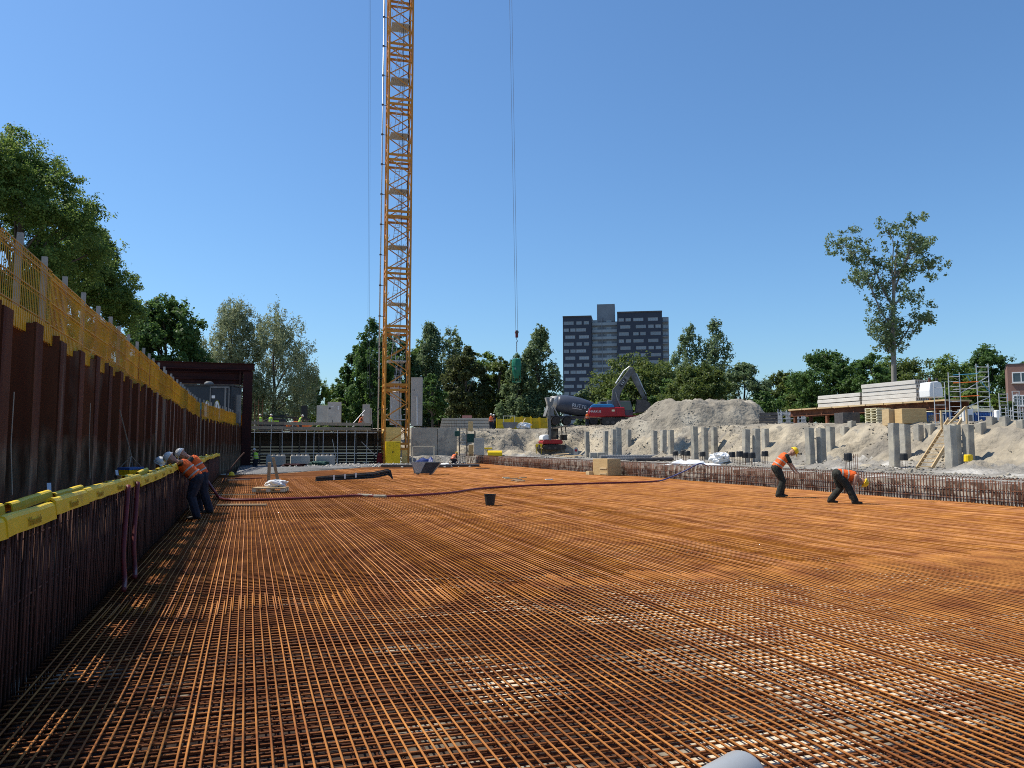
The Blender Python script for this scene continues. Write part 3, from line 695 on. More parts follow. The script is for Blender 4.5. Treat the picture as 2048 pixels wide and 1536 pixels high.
def limbs(b, base, top, targets, r0, jitter=0.25):
    base, top = Vector(base), Vector(top); n = 7
    pts = [base.lerp(top, i / n) + Vector((random.gauss(0, jitter * i / n), random.gauss(0, jitter * i / n), 0)) for i in range(n + 1)]
    b.path(pts, [r0 * (1.25 if i == 0 else 1 - 0.86 * i / n) for i in range(n + 1)], 8)
    for t in targets:
        t = Vector(t); h = min(max((t.z - base.z) * 0.55 / max(0.1, (top.z - base.z)), 0.12), 0.85)
        i = h * n; j = int(i); s = pts[j].lerp(pts[min(j + 1, n)], i - j)
        m = s.lerp(t, 0.5) + Vector((random.gauss(0, .2), random.gauss(0, .2), 0.12 * (t - s).length))
        r = r0 * (1 - 0.86 * h) * 0.5
        b.path([s, s.lerp(m, 0.5), m, m.lerp(t, 0.6), t], [r, r * 0.85, r * 0.6, r * 0.4, r * 0.15], 5)
LM = {"dark": leafmat("leaf_dark", (0.041, 0.094, 0.025), (0.104, 0.189, 0.046)),
      "mid": leafmat("leaf_mid", (0.064, 0.129, 0.025), (0.183, 0.259, 0.056)),
      "olive": leafmat("leaf_olive", (0.053, 0.088, 0.020), (0.138, 0.182, 0.044)),
      "bronze": leafmat("leaf_bronze", (0.050, 0.068, 0.022), (0.116, 0.138, 0.050)),
      "poplar": leafmat("leaf_poplar", (0.064, 0.114, 0.045), (0.202, 0.266, 0.129), 0.45),
      "willow": leafmat("leaf_willow", (0.136, 0.173, 0.081), (0.344, 0.380, 0.217), 0.4),
      "weeping": leafmat("leaf_weeping", (0.102, 0.174, 0.029), (0.232, 0.319, 0.072), 0.45)}
def tree(name, label, px, py_top, half_px, d, kind, leaf, n=9000, size=0.42, z0=3.0, bottom=0.12, trunk=0.28, seed=1, sub=42, group=None, bark="bark", skew=0.0, stretch_y=0.9):
    global rng
    keep = rng; rng = np.random.default_rng(seed); random.seed(seed)
    sub = int(sub * 1.7); n = int(n * 1.45); size *= 0.80
    half_px *= {'poplar': 1.3, 'willow': 1.4}.get(kind, 1.1)
    base = ground(px, d, z0); H = at(px, py_top, d).z - z0; Wd = half_px * d / FOC
    C, Rr = [], []
    if kind == "round":
        for _ in range(sub):
            u = rng.standard_normal(3); u /= np.linalg.norm(u); q = rng.uniform(0.30, 0.86) ** 0.6
            zc = bottom + (1 - bottom) * (0.5 + 0.5 * u[2] * q)
            prof = math.sin(math.pi * min(max((zc - bottom) / (1 - bottom), 0.02), 0.99) ** 0.75) ** 0.5
            r = rng.uniform(0.12, 0.26) * Wd
            C.append([u[0] * q * Wd * prof + skew * Wd * zc, u[1] * q * Wd * stretch_y * prof, zc * H]); Rr.append([r, r, r * 0.8])
    elif kind == "poplar":
        for _ in range(sub):
            h = rng.uniform(0, 1); zc = bottom + (0.97 - bottom) * h
            env = 0.95 * (1 - h ** 3.2) * (0.8 + 0.2 * math.sin(math.pi * min(1, h * 1.6))) + 0.06
            a = rng.uniform(0, 6.28); q = math.sqrt(rng.uniform(0.02, 0.85)) * env * Wd
            r = rng.uniform(0.2, 0.36) * Wd * (1.05 - 0.5 * h)
            C.append([q * math.cos(a), q * math.sin(a), zc * H]); Rr.append([r, r, r * 1.6])
    elif kind == "willow":
        for _ in range(sub):
            a = rng.uniform(0, 6.28); h = rng.uniform(0.0, 1.0); env = math.sin(math.pi * min(1, 0.18 + h * 0.78)) ** 0.6
            q = rng.uniform(0.25, 0.9) * Wd * env; zc = bottom + (0.93 - bottom) * h
            r = rng.uniform(0.12, 0.22) * Wd
            C.append([q * math.cos(a), q * math.sin(a) * 0.8, zc * H]); Rr.append([r * 0.85, r * 0.85, r * 1.7])
    C, Rr = np.array(C), np.array(Rr)
    P, N = crown_points(C, Rr, n, up=0.35, lift={'poplar': 0.7, 'willow': -0.3}.get(kind, 0.25))
    gap = fbm(P[:, 0] / (0.32 * Wd) + seed, P[:, 2] / (0.32 * Wd) + 0.7 * P[:, 1] / Wd, seed, 3) > -0.75
    P, N = P[gap], N[gap]
    if kind == "willow":
        N[:, 2] *= 0.4; N /= np.linalg.norm(N, axis=1, keepdims=True)
        V, Q = leaf_quads(P, N, size * 1.7, size * 0.45)
    else: V, Q = leaf_quads(P, N, size, size * 0.72)
    rng = keep
    t = thing(name, label, "tree", base, 0, group)
    tb = MB(); tg = [C[i] for i in range(0, len(C), max(1, len(C) // 14))]
    limbs(tb, (0, 0, -0.15), (skew * Wd * 0.8, 0, H * 0.86), tg, trunk)
    tb.build("trunk", M[bark], t, smooth=True)
    link("crown", fast_mesh("crown", V, Q, LM[leaf]), t)
    return t
tree("broadleaf_tree", "tall loose-leaved tree rising at the left edge above the barrier", 10, 225, 165, 34, "round", "mid", 78000, 0.15, sub=85, seed=3, bottom=0.16, trunk=0.3)
tree("broadleaf_tree", "spreading tree with overhanging crown behind the orange netting", 132, 420, 118, 44, "round", "mid", 60000, 0.17, sub=70, seed=4, bottom=0.18, trunk=0.3, skew=0.12)
tree("broadleaf_tree", "dense dark rounded tree between the netted barrier and the willow", 322, 574, 90, 78, "round", "dark", 34000, 0.36, sub=90, seed=5, bottom=0.05, trunk=0.3)
tree("willow_tree", "silvery grey-green willow behind the maroon steel frame", 458, 598, 58, 98, "willow", "willow", 17000, 0.30, sub=60, seed=6, bottom=0.10, trunk=0.3)
tree("willow_tree", "silvery willow with arching branches, right of the maroon frame", 545, 612, 70, 100, "willow", "willow", 20000, 0.30, sub=64, seed=8, bottom=0.06, trunk=0.3)
tree("broadleaf_tree", "small dark tree low beside the right willow", 604, 738, 42, 118, "round", "dark", 6000, 0.4, sub=26, seed=9, bottom=0.0, trunk=0.15)
tree("weeping_willow", "small yellow-green weeping willow near the pale wall panels", 640, 752, 36, 124, "willow", "weeping", 7000, 0.4, sub=30, seed=10, bottom=0.0, trunk=0.15)
tree("poplar_tree", "narrow dark poplar, leftmost of the poplars left of the crane", 690, 725, 26, 118, "poplar", "dark", 6500, 0.45, sub=30, seed=12, bottom=0.0)
tree("poplar_tree", "tall leafy poplar just left of the crane mast", 738, 636, 42, 116, "poplar", "dark", 13000, 0.45, sub=46, seed=13, bottom=0.0)
tree("broadleaf_tree", "dark tree seen through the base of the crane mast", 795, 668, 46, 120, "round", "dark", 11000, 0.45, sub=44, seed=14, bottom=0.0)
tree("poplar_tree", "tall dark poplar right of the crane mast, above the pale panel", 858, 652, 46, 122, "poplar", "poplar", 13000, 0.46, sub=46, seed=15, bottom=0.0)
tree("poplar_tree", "poplar with pointed tips, second right of the crane mast", 902, 660, 44, 124, "poplar", "poplar", 12000, 0.46, sub=44, seed=16, bottom=0.0)
tree("broadleaf_tree", "small full tree on a bare trunk behind the grey concrete wall", 864, 742, 30, 92, "round", "dark", 9000, 0.34, sub=32, seed=17, bottom=0.18, trunk=0.16)
tree("broadleaf_tree", "brownish green broad tree behind the stacked concrete beams", 932, 682, 52, 108, "round", "bronze", 15000, 0.42, sub=48, seed=18, bottom=0.0)
tree("broadleaf_tree", "light green tree left of the hanging green bucket", 1000, 695, 42, 110, "round", "olive", 11000, 0.42, sub=40, seed=19, bottom=0.0)
tree("poplar_tree", "bushy poplar with silvery leaves right of the hanging green bucket", 1079, 650, 44, 106, "poplar", "poplar", 17000, 0.42, sub=56, seed=20, bottom=0.0)
tree("poplar_tree", "shorter poplar below the hanging green bucket", 1035, 715, 34, 104, "poplar", "poplar", 9000, 0.42, sub=36, seed=21, bottom=0.0)
tree("broadleaf_tree", "huge dark green tree in front of the dark apartment tower", 1268, 700, 102, 135, "round", "olive", 26000, 0.55, sub=70, seed=22, bottom=0.0, trunk=0.4)
tree("broadleaf_tree", "grey-green tree low at the foot of the apartment tower", 1180, 765, 36, 130, "round", "poplar", 8000, 0.5, sub=32, seed=23, bottom=0.0)
tree("poplar_tree", "left one of the poplar pair right of the apartment tower", 1380, 648, 42, 155, "poplar", "poplar", 11000, 0.58, sub=44, seed=24, bottom=0.0)
tree("poplar_tree", "right one of the poplar pair right of the apartment tower", 1434, 644, 44, 155, "poplar", "poplar", 11000, 0.58, sub=44, seed=25, bottom=0.0)
tree("broadleaf_tree", "broad green tree just behind the sand heap", 1400, 722, 72, 118, "round", "olive", 15000, 0.48, sub=50, seed=26, bottom=0.0)
tree("broadleaf_tree", "pale green feathery tree at the right end of the sand heap", 1490, 708, 56, 122, "round", "poplar", 13000, 0.45, sub=46, seed=27, bottom=0.0)
tree("broadleaf_tree", "low green tree in the gap right of the sand heap", 1568, 742, 56, 126, "round", "olive", 9000, 0.48, sub=34, seed=28, bottom=0.0)
tree("broadleaf_tree", "dense dark round tree left of the lone tall tree", 1656, 683, 72, 112, "round", "dark", 18000, 0.44, sub=54, seed=29, bottom=0.0)
tree("broadleaf_tree", "dark tree right behind the trunk of the lone tall tree", 1746, 688, 54, 106, "round", "dark", 13000, 0.42, sub=44, seed=30, bottom=0.0)
tree("broadleaf_tree", "sunlit green tree behind the right end of the slab stack", 1836, 716, 86, 112, "round", "olive", 14000, 0.42, sub=44, seed=31, bottom=0.0)
tree("broadleaf_tree", "bright green tree behind the aluminium scaffold tower", 1912, 708, 76, 114, "round", "mid", 13000, 0.42, sub=44, seed=32, bottom=0.0)
tree("broadleaf_tree", "tall dark green tree left of the brick house", 1985, 686, 60, 118, "round", "dark", 14000, 0.42, sub=46, seed=33, bottom=0.0)
tree("broadleaf_tree", "dark tree behind the roof of the brick house", 2060, 708, 40, 140, "round", "dark", 8000, 0.5, sub=34, seed=34, bottom=0.0)
for i, (px, pt, hp, d, kd, lf, lab) in enumerate(((768, 660, 40, 128, "poplar", "poplar", "poplar half hidden behind the left side of the crane mast"), (836, 672, 44, 130, "round", "mid", "green tree behind the tallest pale panel"), (968, 690, 44, 126, "round", "mid", "green tree between the brownish tree and the light green one"),
        (712, 680, 40, 126, "round", "dark", "dark tree filling the gap between the two left poplars"), (1040, 700, 40, 124, "round", "dark", "dark tree directly behind the hanging green bucket"), (1780, 712, 60, 124, "round", "mid", "green tree just right of the lone tall tree"), (1600, 735, 44, 124, "round", "mid", "small green tree left of the dense round tree"), (1330, 712, 50, 140, "round", "olive", "green tree right of the excavator boom"))):
    tree("broadleaf_tree" if kd == "round" else "poplar_tree", lab, px, pt, hp, d, kd, lf, 9500, 0.46, sub=40, seed=60 + i, bottom=0.0)
# undergrowth closing the tree line
for i, (px, pt, hp, d, lf, lab) in enumerate(((360, 770, 60, 92, "dark", "dark bush behind the site cabin"), (520, 785, 60, 112, "dark", "dark bush under the right willow"), (668, 790, 34, 112, "mid", "bush behind the pale wall panels"),
        (760, 775, 60, 126, "dark", "dark bush left of the crane foot"), (900, 775, 60, 118, "dark", "dark bush behind the beam stack"), (980, 770, 50, 116, "bronze", "bush left of the yellow formwork"), (1060, 775, 60, 114, "dark", "dark bush behind the yellow formwork"),
        (1235, 775, 70, 128, "mid", "bush behind the excavator boom"), (1345, 755, 60, 126, "dark", "dark bush behind the sand heap crest"), (1530, 775, 70, 120, "dark", "dark bush behind the dark steel stack"), (1620, 768, 60, 116, "olive", "bush behind the folded scaffold frames"),
        (1700, 770, 60, 110, "dark", "dark bush behind the slab stack"), (1790, 765, 60, 112, "dark", "bush below the lone tall tree"), (1880, 770, 60, 104, "mid", "bush behind the white wrapped bundle"), (1960, 775, 50, 100, "mid", "bush behind the scaffold tower"), (2020, 800, 26, 84, "olive", "bush at the foot of the brick house"))):
    tree("shrub", lab, px, pt, hp, d, "round", lf, 5500, 0.5, sub=24, seed=100 + i, bottom=0.0, trunk=0.1)["category"] = "shrub"

# the lone tall tree
def lone_tree():
    global rng
    keep = rng; rng = np.random.default_rng(77); random.seed(77)
    d = 84; base = ground(1789, d, 3.0)
    t = thing("lone_tree", "tall lone tree with sparse crown and bare grey trunk at right", "tree", base)
    loc = lambda px, py, dy=0.0: Vector(at(px, py, d)) - base + Vector((SY, CY, 0)) * dy
    b = MB()
    b.path([Vector((0, 0, -0.2)), loc(1788, 760), loc(1787, 710), loc(1786, 650), loc(1787, 600), loc(1789, 560), loc(1792, 520), loc(1795, 480)], [0.34, 0.28, 0.25, 0.22, 0.18, 0.14, 0.09, 0.04], 9)
    br = [[(1786, 655), (1765, 625), (1745, 570), (1725, 520), (1700, 490), (1672, 480)], [(1787, 615), (1770, 580), (1755, 530), (1738, 490), (1712, 460)], [(1787, 590), (1783, 540), (1785, 490), (1770, 450)],
          [(1789, 580), (1806, 540), (1825, 500), (1846, 480), (1862, 470)], [(1789, 560), (1810, 520), (1812, 470), (1812, 445)], [(1788, 700), (1806, 680), (1832, 645), (1858, 632), (1872, 628)],
          [(1788, 720), (1775, 690), (1770, 665), (1752, 680)], [(1790, 545), (1835, 530), (1860, 530), (1875, 540)], [(1787, 640), (1765, 640), (1756, 655)], [(1788, 610), (1815, 590), (1840, 590)], [(1755, 545), (1715, 560), (1700, 580)], [(1787, 690), (1795, 660), (1815, 650)]]
    clus = []
    for k, pl in enumerate(br):
        dy = random.uniform(-2.2, 2.2)
        pts = [loc(x, y, dy * i / (len(pl) - 1)) for i, (x, y) in enumerate(pl)]
        b.path(pts, [0.11 * (1 - 0.85 * i / (len(pts) - 1)) for i in range(len(pts))], 6)
        for i in range(1, len(pts)):
            for _ in range(14):
                p = pts[i - 1].lerp(pts[i], random.random()) + Vector((random.gauss(0, 0.6), random.gauss(0, 0.85), random.gauss(0.12, 0.55)))
                if random.random() < 0.35 + 0.65 * i / (len(pts) - 1): clus.append(p)
                if random.random() < 0.4: b.path([pts[i - 1].lerp(pts[i], 0.5), p], [0.03, 0.012], 4)
    b.build("trunk", M["bark_grey"], t, smooth=True)
    C = np.array([list(c) for c in clus]); Rr = rng.uniform(0.28, 0.6, (len(C), 1)) * np.ones((1, 3))
    P, N = crown_points(C, Rr, 16000, up=0.2, shell=0.8)
    V, Q = leaf_quads(P, N, 0.24, 0.19)
    link("crown", fast_mesh("crown", V, Q, LM["poplar"]), t)
    rng = keep
lone_tree()
random.seed(5)

# ================================================================== TOWER CRANE
CB = on(790, 926, 0.0); CB.z = 0
CR = R(-4)
cr = thing("tower_crane", "tall yellow-orange lattice tower crane mast rising out of frame", "crane", CB, CR)
HS = 1.12; ZT = 52.0
for sx in (-1, 1):
    for sy in (-1, 1):
        MB().box((sx * HS, sy * HS, ZT / 2 - 0.2), (0.17, 0.17, ZT)).build("chord", M["crane"], cr)
SEC = 5.55; Z0 = 1.2
hb = MB().box((0, 0, 0), (2 * HS - 0.17, 0.10, 0.22)).mesh("horizontal_strut", M["crane"])
dl = math.hypot(2 * HS - 0.1, SEC / 4)
dg = MB().box((0, 0, 0), (dl, 0.085, 0.085)).mesh("brace", M["crane"])
th = math.atan2(SEC / 4, 2 * HS - 0.1)
for k in range(-1, 10):
    zb = Z0 + k * SEC
    for f in range(4):
        a = f * math.pi / 2; off = Matrix.Rotation(a, 3, "Z") @ Vector((0, -HS, 0))
        for z in (zb + 0.12, zb + 0.62):
            if z > 0: link("horizontal_strut", hb, cr, off + Vector((0, 0, z)), a)
        for q in range(4):
            z = zb + 0.62 + (SEC - 0.5) * (q + 0.5) / 4
            if z < 0.5: continue
            o = link("brace", dg, cr, off + Vector((0, 0, z)))
            o.rotation_euler = (Matrix.Rotation(a, 3, "Z") @ Matrix.Rotation(th * (1 if (q + (f > 1)) % 2 else -1), 3, "Y")).to_euler()
    if k >= 0:
        b = MB().box((0, 0, zb + 2.9), (1.75, 1.7, 0.06))
        for i in range(9): b.box((-0.8 + i * 0.2, 0, zb + 2.85), (0.03, 1.7, 0.05))
        for x in (-0.85, 0.85): b.box((x, 0, zb + 3.9), (0.04, 1.7, 0.04)); b.box((x, 0, zb + 3.4), (0.03, 1.7, 0.03))
        b.build("platform", M["galv"], cr)
        lo, hi = Vector((-0.35, -0.5, zb - 2.5)), Vector((0.45, 0.5, zb + 3.4)); sd = Vector((0.2, -0.02, 0))
        b = MB(); b.tube(lo - sd, hi - sd, 0.03, 5); b.tube(lo + sd, hi + sd, 0.03, 5)
        for i in range(18):
            p = lo.lerp(hi, (i + 0.5) / 18); b.tube(p - sd, p + sd, 0.014, 4)
        b.build("ladder", M["galv"], cr)
        b = MB()
        for i in range(6):
            p = lo.lerp(hi, 0.3 + 0.12 * i); b.path([p + Vector((0.36 * math.cos(t), -0.36 + 0.36 * math.sin(t), 0)) for t in np.linspace(0.3, 5.98, 12)], 0.016, 4)
        for t in (2.2, 3.1, 4.0, 4.71, 5.4): b.tube(lo.lerp(hi, 0.3) + Vector((0.36 * math.cos(t), -0.36 + 0.36 * math.sin(t), 0)), lo.lerp(hi, 0.9) + Vector((0.36 * math.cos(t), -0.36 + 0.36 * math.sin(t), 0)), 0.012, 4)
        b.build("ladder_cage", M["galv"], cr)
b = MB(); b.path([Vector((0.82 + 0.05 * math.sin(i * 2.1), -0.7 + 0.06 * math.cos(i * 1.7), 0.2 + i * 1.3)) for i in range(40)], 0.045, 6)
b.build("power_cable", M["black"], cr, smooth=True)
b = MB(); b.path([Vector((0.25, -0.8, 1.0 + i * 5)) for i in range(11)], 0.025, 5); b.build("power_cable", M["black"], cr)
# plywood cladding round the mast foot: boards are separate pieces
for (x, y, w, h, n, rz, z0, lab) in ((-0.35, -1.14, 1.5, 2.6, 5, 0, 0.75, None), (-1.15, 0.0, 2.2, 3.2, 4, math.pi / 2, 0.0, None), (0.82, -1.15, 0.62, 1.4, 2, 0, 0.0, None)):
    for i in range(n):
        hh = h / n
        MB().box((x, y, z0 + hh * (i + 0.5)), (w, 0.03, hh - 0.012), rz).build("cladding_board", M["yellow_ply"], cr)
for i in range(4): MB().box((-1.18, -0.9, 0.5 + 0.75 * i), (0.05, 0.09, 0.09)).build("fixing_plate", M["dark_steel"], cr)
# yellow cabinet
p = on(786, 927.5, 0.0)
t = thing("yellow_cabinet", "yellow steel two-door cabinet at the foot of the crane mast", "cabinet", p, CR)
MB().box((0, 0.3, 1.03), (1.3, 0.6, 1.98)).build("body", M["yellow"], t, bevel=0.015)
for s in (-1, 1):
    dr = MB().box((s * 0.32, -0.012, 1.0), (0.61, 0.03, 1.86)).build("door", M["yellow"], t, bevel=0.008)
    MB().box((s * 0.06, -0.04, 1.05), (0.03, 0.03, 0.2)).build("handle", M["black"], dr)
    MB().box((s * 0.32, -0.032, 1.62), (0.16, 0.012, 0.03)).build("vent_slot", M["black"], dr)
MB().box((0.42, -0.03, 1.965), (0.3, 0.02, 0.05)).build("name_plate", M["black"], t)
# concrete delivery pipe beside the mast
pb_ = on(755, 926, 0)
t = thing("delivery_pipe", "thin grey vertical pipe running up the left side of the crane", "pipe", (pb_.x, pb_.y, 0))
MB().tube((0, 0, 0), (0.05, 0, ZT), 0.07, 8).build("pipe_run", M["galv"], t, smooth=True)
for i in range(17): MB().lathe([(0.09, 0), (0.12, 0.02), (0.12, 0.12), (0.09, 0.14)], 10, (0.05 * i / 17, 0, 2 + i * 3)).box((0.35, 0.05, 2.06 + i * 3), (0.55, 0.03, 0.05)).build("pipe_clamp", M["dark_steel"], t)
b = MB()
b.prism([(-0.32, 0.0), (0.3, 0.0), (0.22, 0.55), (0.24, 0.95), (-0.18, 1.0), (-0.26, 0.5)], -0.2, 0.2)
tag(b.build("red_sack", pm("red_cloth", (0.30, 0.03, 0.035), (0.2, 0.02, 0.03), 5, 0.8), loc=on(756, 926, 0) + Vector((0.1, -0.4, 0)), bevel=0.09), "dark red sack leaning at the foot of the crane", "sack")
# hoist cables seen faintly left of the mast
for i, px in enumerate((737.5, 740.5)):
    a, c = at(px, 640, 88), at(px + 1, -60, 88)
    tag(MB().tube(a - Vector((0, 0, 8)), c, 0.012, 4).build("hoist_cable", M["cable"]), ("left" if i == 0 else "right") + " one of two thin cables left of the crane mast", "cable")

# ================================================================== HOOK, CABLES, CONCRETE BUCKET
hd_ = 100
hk = at(1033.5, 668, hd_)
t = thing("crane_hook", "dark red hook block hanging on two long cables", "hook block", hk)
b = MB().box((0, 0, 0), (0.34, 0.26, 0.95)); b.build("block", pm("hook_red", (0.16, 0.02, 0.03), (0.1, 0.02, 0.02), 3, 0.5), t, bevel=0.05)
for sx in (-1, 1): MB().lathe([(0.05, -0.07), (0.2, -0.07), (0.2, 0.07), (0.05, 0.07)], 12, (sx * 0.0, sx * 0.16, 0.22), Matrix.Rotation(R(90), 3, "X")).build("sheave", M["dark_steel"], t)
b = MB(); b.path([(0, 0, -0.45), (0, 0, -0.75), (0.08, 0, -0.86), (0.1, 0, -0.98), (0.0, 0, -1.08), (-0.1, 0, -1.02)], 0.04, 6); b.build("hook", M["dark_steel"], t, smooth=True)
for i in range(9): MB().lathe([(0.045, -0.085), (0.06, 0), (0.045, 0.085)], 6, (0, 0.02 * (i % 2), -1.1 - i * 0.15), Matrix.Rotation(R(90 * (i % 2)), 3, "Z")).build("chain_link", M["cable"], t)
tops = (at(1018, -60, hd_), at(1022.5, -60, hd_))
for i, sx in enumerate((-0.13, 0.13)):
    MB().tube(Vector((sx, 0, 0.4)), tops[i] - hk, 0.022, 5).build("hoist_rope", M["cable"], t)
bk = at(1033, 738, hd_)
t = thing("concrete_bucket", "dark green concrete bucket hanging from the crane hook", "bucket", bk, VIEW + 0.3)
MB().lathe([(0.32, 1.35), (0.55, 1.25), (0.62, 0.9), (0.66, 0.35), (0.62, 0.3), (0.60, -0.2), (0.36, -1.0), (0.22, -1.25), (0.2, -1.25), (0.34, -0.98), (0.56, -0.2), (0.5, 1.2)], 12).build("hopper", M["green_bucket"], t)
MB().box((-0.3, -0.58, 0.0), (0.3, 0.02, 0.24), 0.5).build("label_plate", M["frame"], t)
b = MB()
for a in range(4): b.tube((0.6 * math.cos(a * 1.571 + .78), 0.6 * math.sin(a * 1.571 + .78), -0.1), (0.6 * math.cos(a * 1.571 + .78), 0.6 * math.sin(a * 1.571 + .78), -1.7), 0.03, 5)
b.path([(0.6 * math.cos(a), 0.6 * math.sin(a), -1.7) for a in np.linspace(0, 6.283, 13)], 0.03, 5); b.build("guard_frame", M["green_bucket"], t)
b = MB(); b.path([(-0.5, 0, 1.2), (-0.35, 0, 1.8), (0, 0, 2.0), (0.35, 0, 1.8), (0.5, 0, 1.2)], 0.04, 6); b.build("lifting_bail", M["green_bucket"], t, smooth=True)
MB().tube((0, 0, 2.0), hk + Vector((0, 0, -2.4)) - bk, 0.02, 5).build("sling", M["cable"], t)

# ================================================================== FAR END OF THE PIT
def facing_box(name, label, cat, px0, px1, py0, py1, d, th, mat, group=None, rz=None, bevel=0.012, zb=None, settle=False):
    c = at((px0 + px1) / 2, HORIZON, d); w = (px1 - px0) * d / FOC
    z1 = at((px0 + px1) / 2, py0, d).z; z0 = at((px0 + px1) / 2, py1, d).z if zb is None else zb
    if settle: z0 = zland(c) - 0.03
    o = MB().box((0, th / 2, (z1 - z0) / 2), (w, th, z1 - z0)).build(name, mat, None, (c.x, c.y, z0), VIEW if rz is None else rz, bevel=bevel)
    return tag(o, label, cat, group)
YW = 72.3
t = thing("plank_retaining_wall", "dark wall of horizontal boards closing the far left end of the pit", "retaining wall", (0, YW + 2.4, 0))
for i in range(12): MB().box((5.7, 0.05 * (i % 2), -0.3 + 0.28 * i), (13.4, 0.06, 0.262)).build("plank", M["shaded_wood"], t)
for i in range(8): MB().box((-0.7 + i * 1.75, -0.12, 1.35), (0.14, 0.16, 3.5)).build("soldier_post", M["dark_steel"], t)
sc = thing("edge_scaffold", "steel tube scaffold with timber guard boards in front of the dark plank wall", "scaffold", (0, YW - 1.1, 0))
for x in (-0.3, 0.5, 1.9, 2.9, 3.7, 4.9, 5.6, 6.4, 7.7, 8.5, 9.2, 10.3):
    MB().tube((x, 0, -0.2), (x + random.uniform(-.06, .06), 0, 3.2 if random.random() < 0.6 else 3.9), 0.032, 6).build("standard", M["galv"], sc)
for z in (2.78, 0.9): MB().tube((-0.8, -0.04, z), (11.2, -0.04, z + 0.03), 0.03, 6).build("ledger", M["galv"], sc)
for z, dy in ((3.62, -0.05), (3.2, -0.07)):
    for k in range(3): MB().box((-0.7 + 3.75 * k + 1.9, dy - 0.03 * (k % 2), z + random.uniform(-.03, .03)), (3.9, 0.04, 0.26)).build("guard_board", M["oldwood"], sc)
for k in range(14): MB().box((5.5, 0.16 + k * 0.29, 3.0), (13.0, 0.27, 0.06)).build("deck_board", M["oldwood"], sc)
for x in (-0.5, 1.4, 3.4, 5.5, 7.2, 8.7, 10.8): MB().box((x, 0.0, 3.45), (0.05, 0.05, 1.0)).build("guard_post", M["dark_steel"], sc)
MB().tube((7.7, -0.15, -0.2), (7.2, -0.15, 2.2), 0.025, 6).build("brace", M["galv"], sc)
MB().tube((9.8, -0.15, 2.0), (11.2, -0.15, 0.6), 0.025, 6).build("brace", M["galv"], sc)
for i, (x0, x1, lab) in enumerate(((533, 570, "left"), (582, 618, "middle"), (632, 668, "right"))):
    p = on((x0 + x1) / 2, 931, 0.0); t = thing("concrete_block", "%s one of three pale concrete blocks below the scaffold" % lab, "concrete block", (p.x, p.y, 0.0), 0.05 * (i - 1), "interlocking concrete blocks")
    MB().box((0, 0, 0.4), (1.55, 0.75, 0.8)).build("block_body", M["conc_light"], t, bevel=0.03)
    for k in range(4): MB().lathe([(0.17, 0.79), (0.13, 0.9), (0.11, 0.9)], 10, (-0.57 + k * 0.38, 0, 0)).build("stud", M["conc_light"], t)
# maroon portal frame at the corner
cp = at(491, 935, 64); cp.z = -0.3
t = thing("steel_portal_frame", "dark maroon steel portal frame standing at the far left corner", "steel frame", cp, 0)
def ibeam(b, a, c, w, h, tk=0.05, up=None):
    a, c = Vector(a), Vector(c); x = (c - a).normalized(); u = Vector(up) if up else Vector((0, 0, 1)); n = x.cross(u).normalized(); u = n.cross(x)
    b.beam(a, c, tk, h - 2 * tk, up=u); b.beam(a + u * (h / 2 - tk / 2), c + u * (h / 2 - tk / 2), w, tk, up=u); b.beam(a - u * (h / 2 - tk / 2), c - u * (h / 2 - tk / 2), w, tk, up=u)
    return b
hz = at(490, 728, 64).z + 0.3
ibeam(MB(), (0, 0, 0), (0, 0, hz - 0.7), 0.75, 0.85, up=(0, 1, 0)).build("column", M["maroon"], t)
ibeam(MB(), (0.5, -0.45, hz - 0.3), (-8.5, -0.45, hz - 0.3), 0.4, 0.55).build("beam", M["maroon"], t)
ibeam(MB(), (0.3, 0.45, hz - 0.45), (-8.5, 0.6, hz - 0.45), 0.4, 0.7).build("beam", M["maroon"], t)
ibeam(MB(), (-0.4, 0.0, hz - 1.05), (-8.5, 0.0, hz - 1.05), 0.45, 0.55).build("beam", M["maroon"], t)
ibeam(MB(), (-0.4, 0.0, hz - 1.55), (-8.5, 0.0, hz - 1.55), 0.45, 0.42).build("beam", M["maroon"], t)
MB().box((-0.62, -0.3, hz / 2 + 1.3), (0.09, 0.09, hz - 4)).build("thin_post", M["rust_dark"], t)
ibeam(MB(), (-8.0, 0.1, 3.2), (-8.0, 0.1, hz - 0.7), 0.5, 0.5, up=(0, 1, 0)).build("column", M["maroon"], t)
# site cabin behind the fence
cc = at(424, 830, 60); cc.z = 2.95
t = thing("site_cabin", "dark blue-grey site cabin with graffiti behind the yellow barrier", "cabin", cc, VIEW + 0.05); t.scale = (0.74, 1.0, 1.02)
MB().box((-0.6, 1.3, 1.75), (5.2, 2.5, 3.1)).build("body", M["cabin"], t, bevel=0.03)
MB().box((-0.6, 1.3, 3.36), (5.4, 2.7, 0.1)).build("roof_edge", M["dark_steel"], t)
dr = MB().box((0.75, 0.03, 1.9), (1.9, 0.08, 2.6)).build("door", M["cabin"], t)
for x in (-0.22, 1.72): MB().box((x, -0.02, 1.9), (0.1, 0.09, 2.7)).build("door_frame", M["machine_grey"], dr)
MB().box((0.75, -0.02, 3.2), (2.04, 0.09, 0.1)).build("door_frame", M["machine_grey"], dr)
MB().box((1.35, -0.03, 1.9), (0.18, 0.08, 2.5)).build("door_frame", M["machine_grey"], dr)
MB().box((0.1, -0.03, 2.45), (0.34, 0.03, 0.22)).build("notice", M["white"], dr)
MB().box((-0.9, 0.03, 1.75), (0.85, 0.04, 0.5)).build("painted_patch", M["teal"], t)
MB().box((2.5, 0.6, 1.55), (0.35, 0.35, 2.2)).build("downpipe", M["machine_grey"], t)
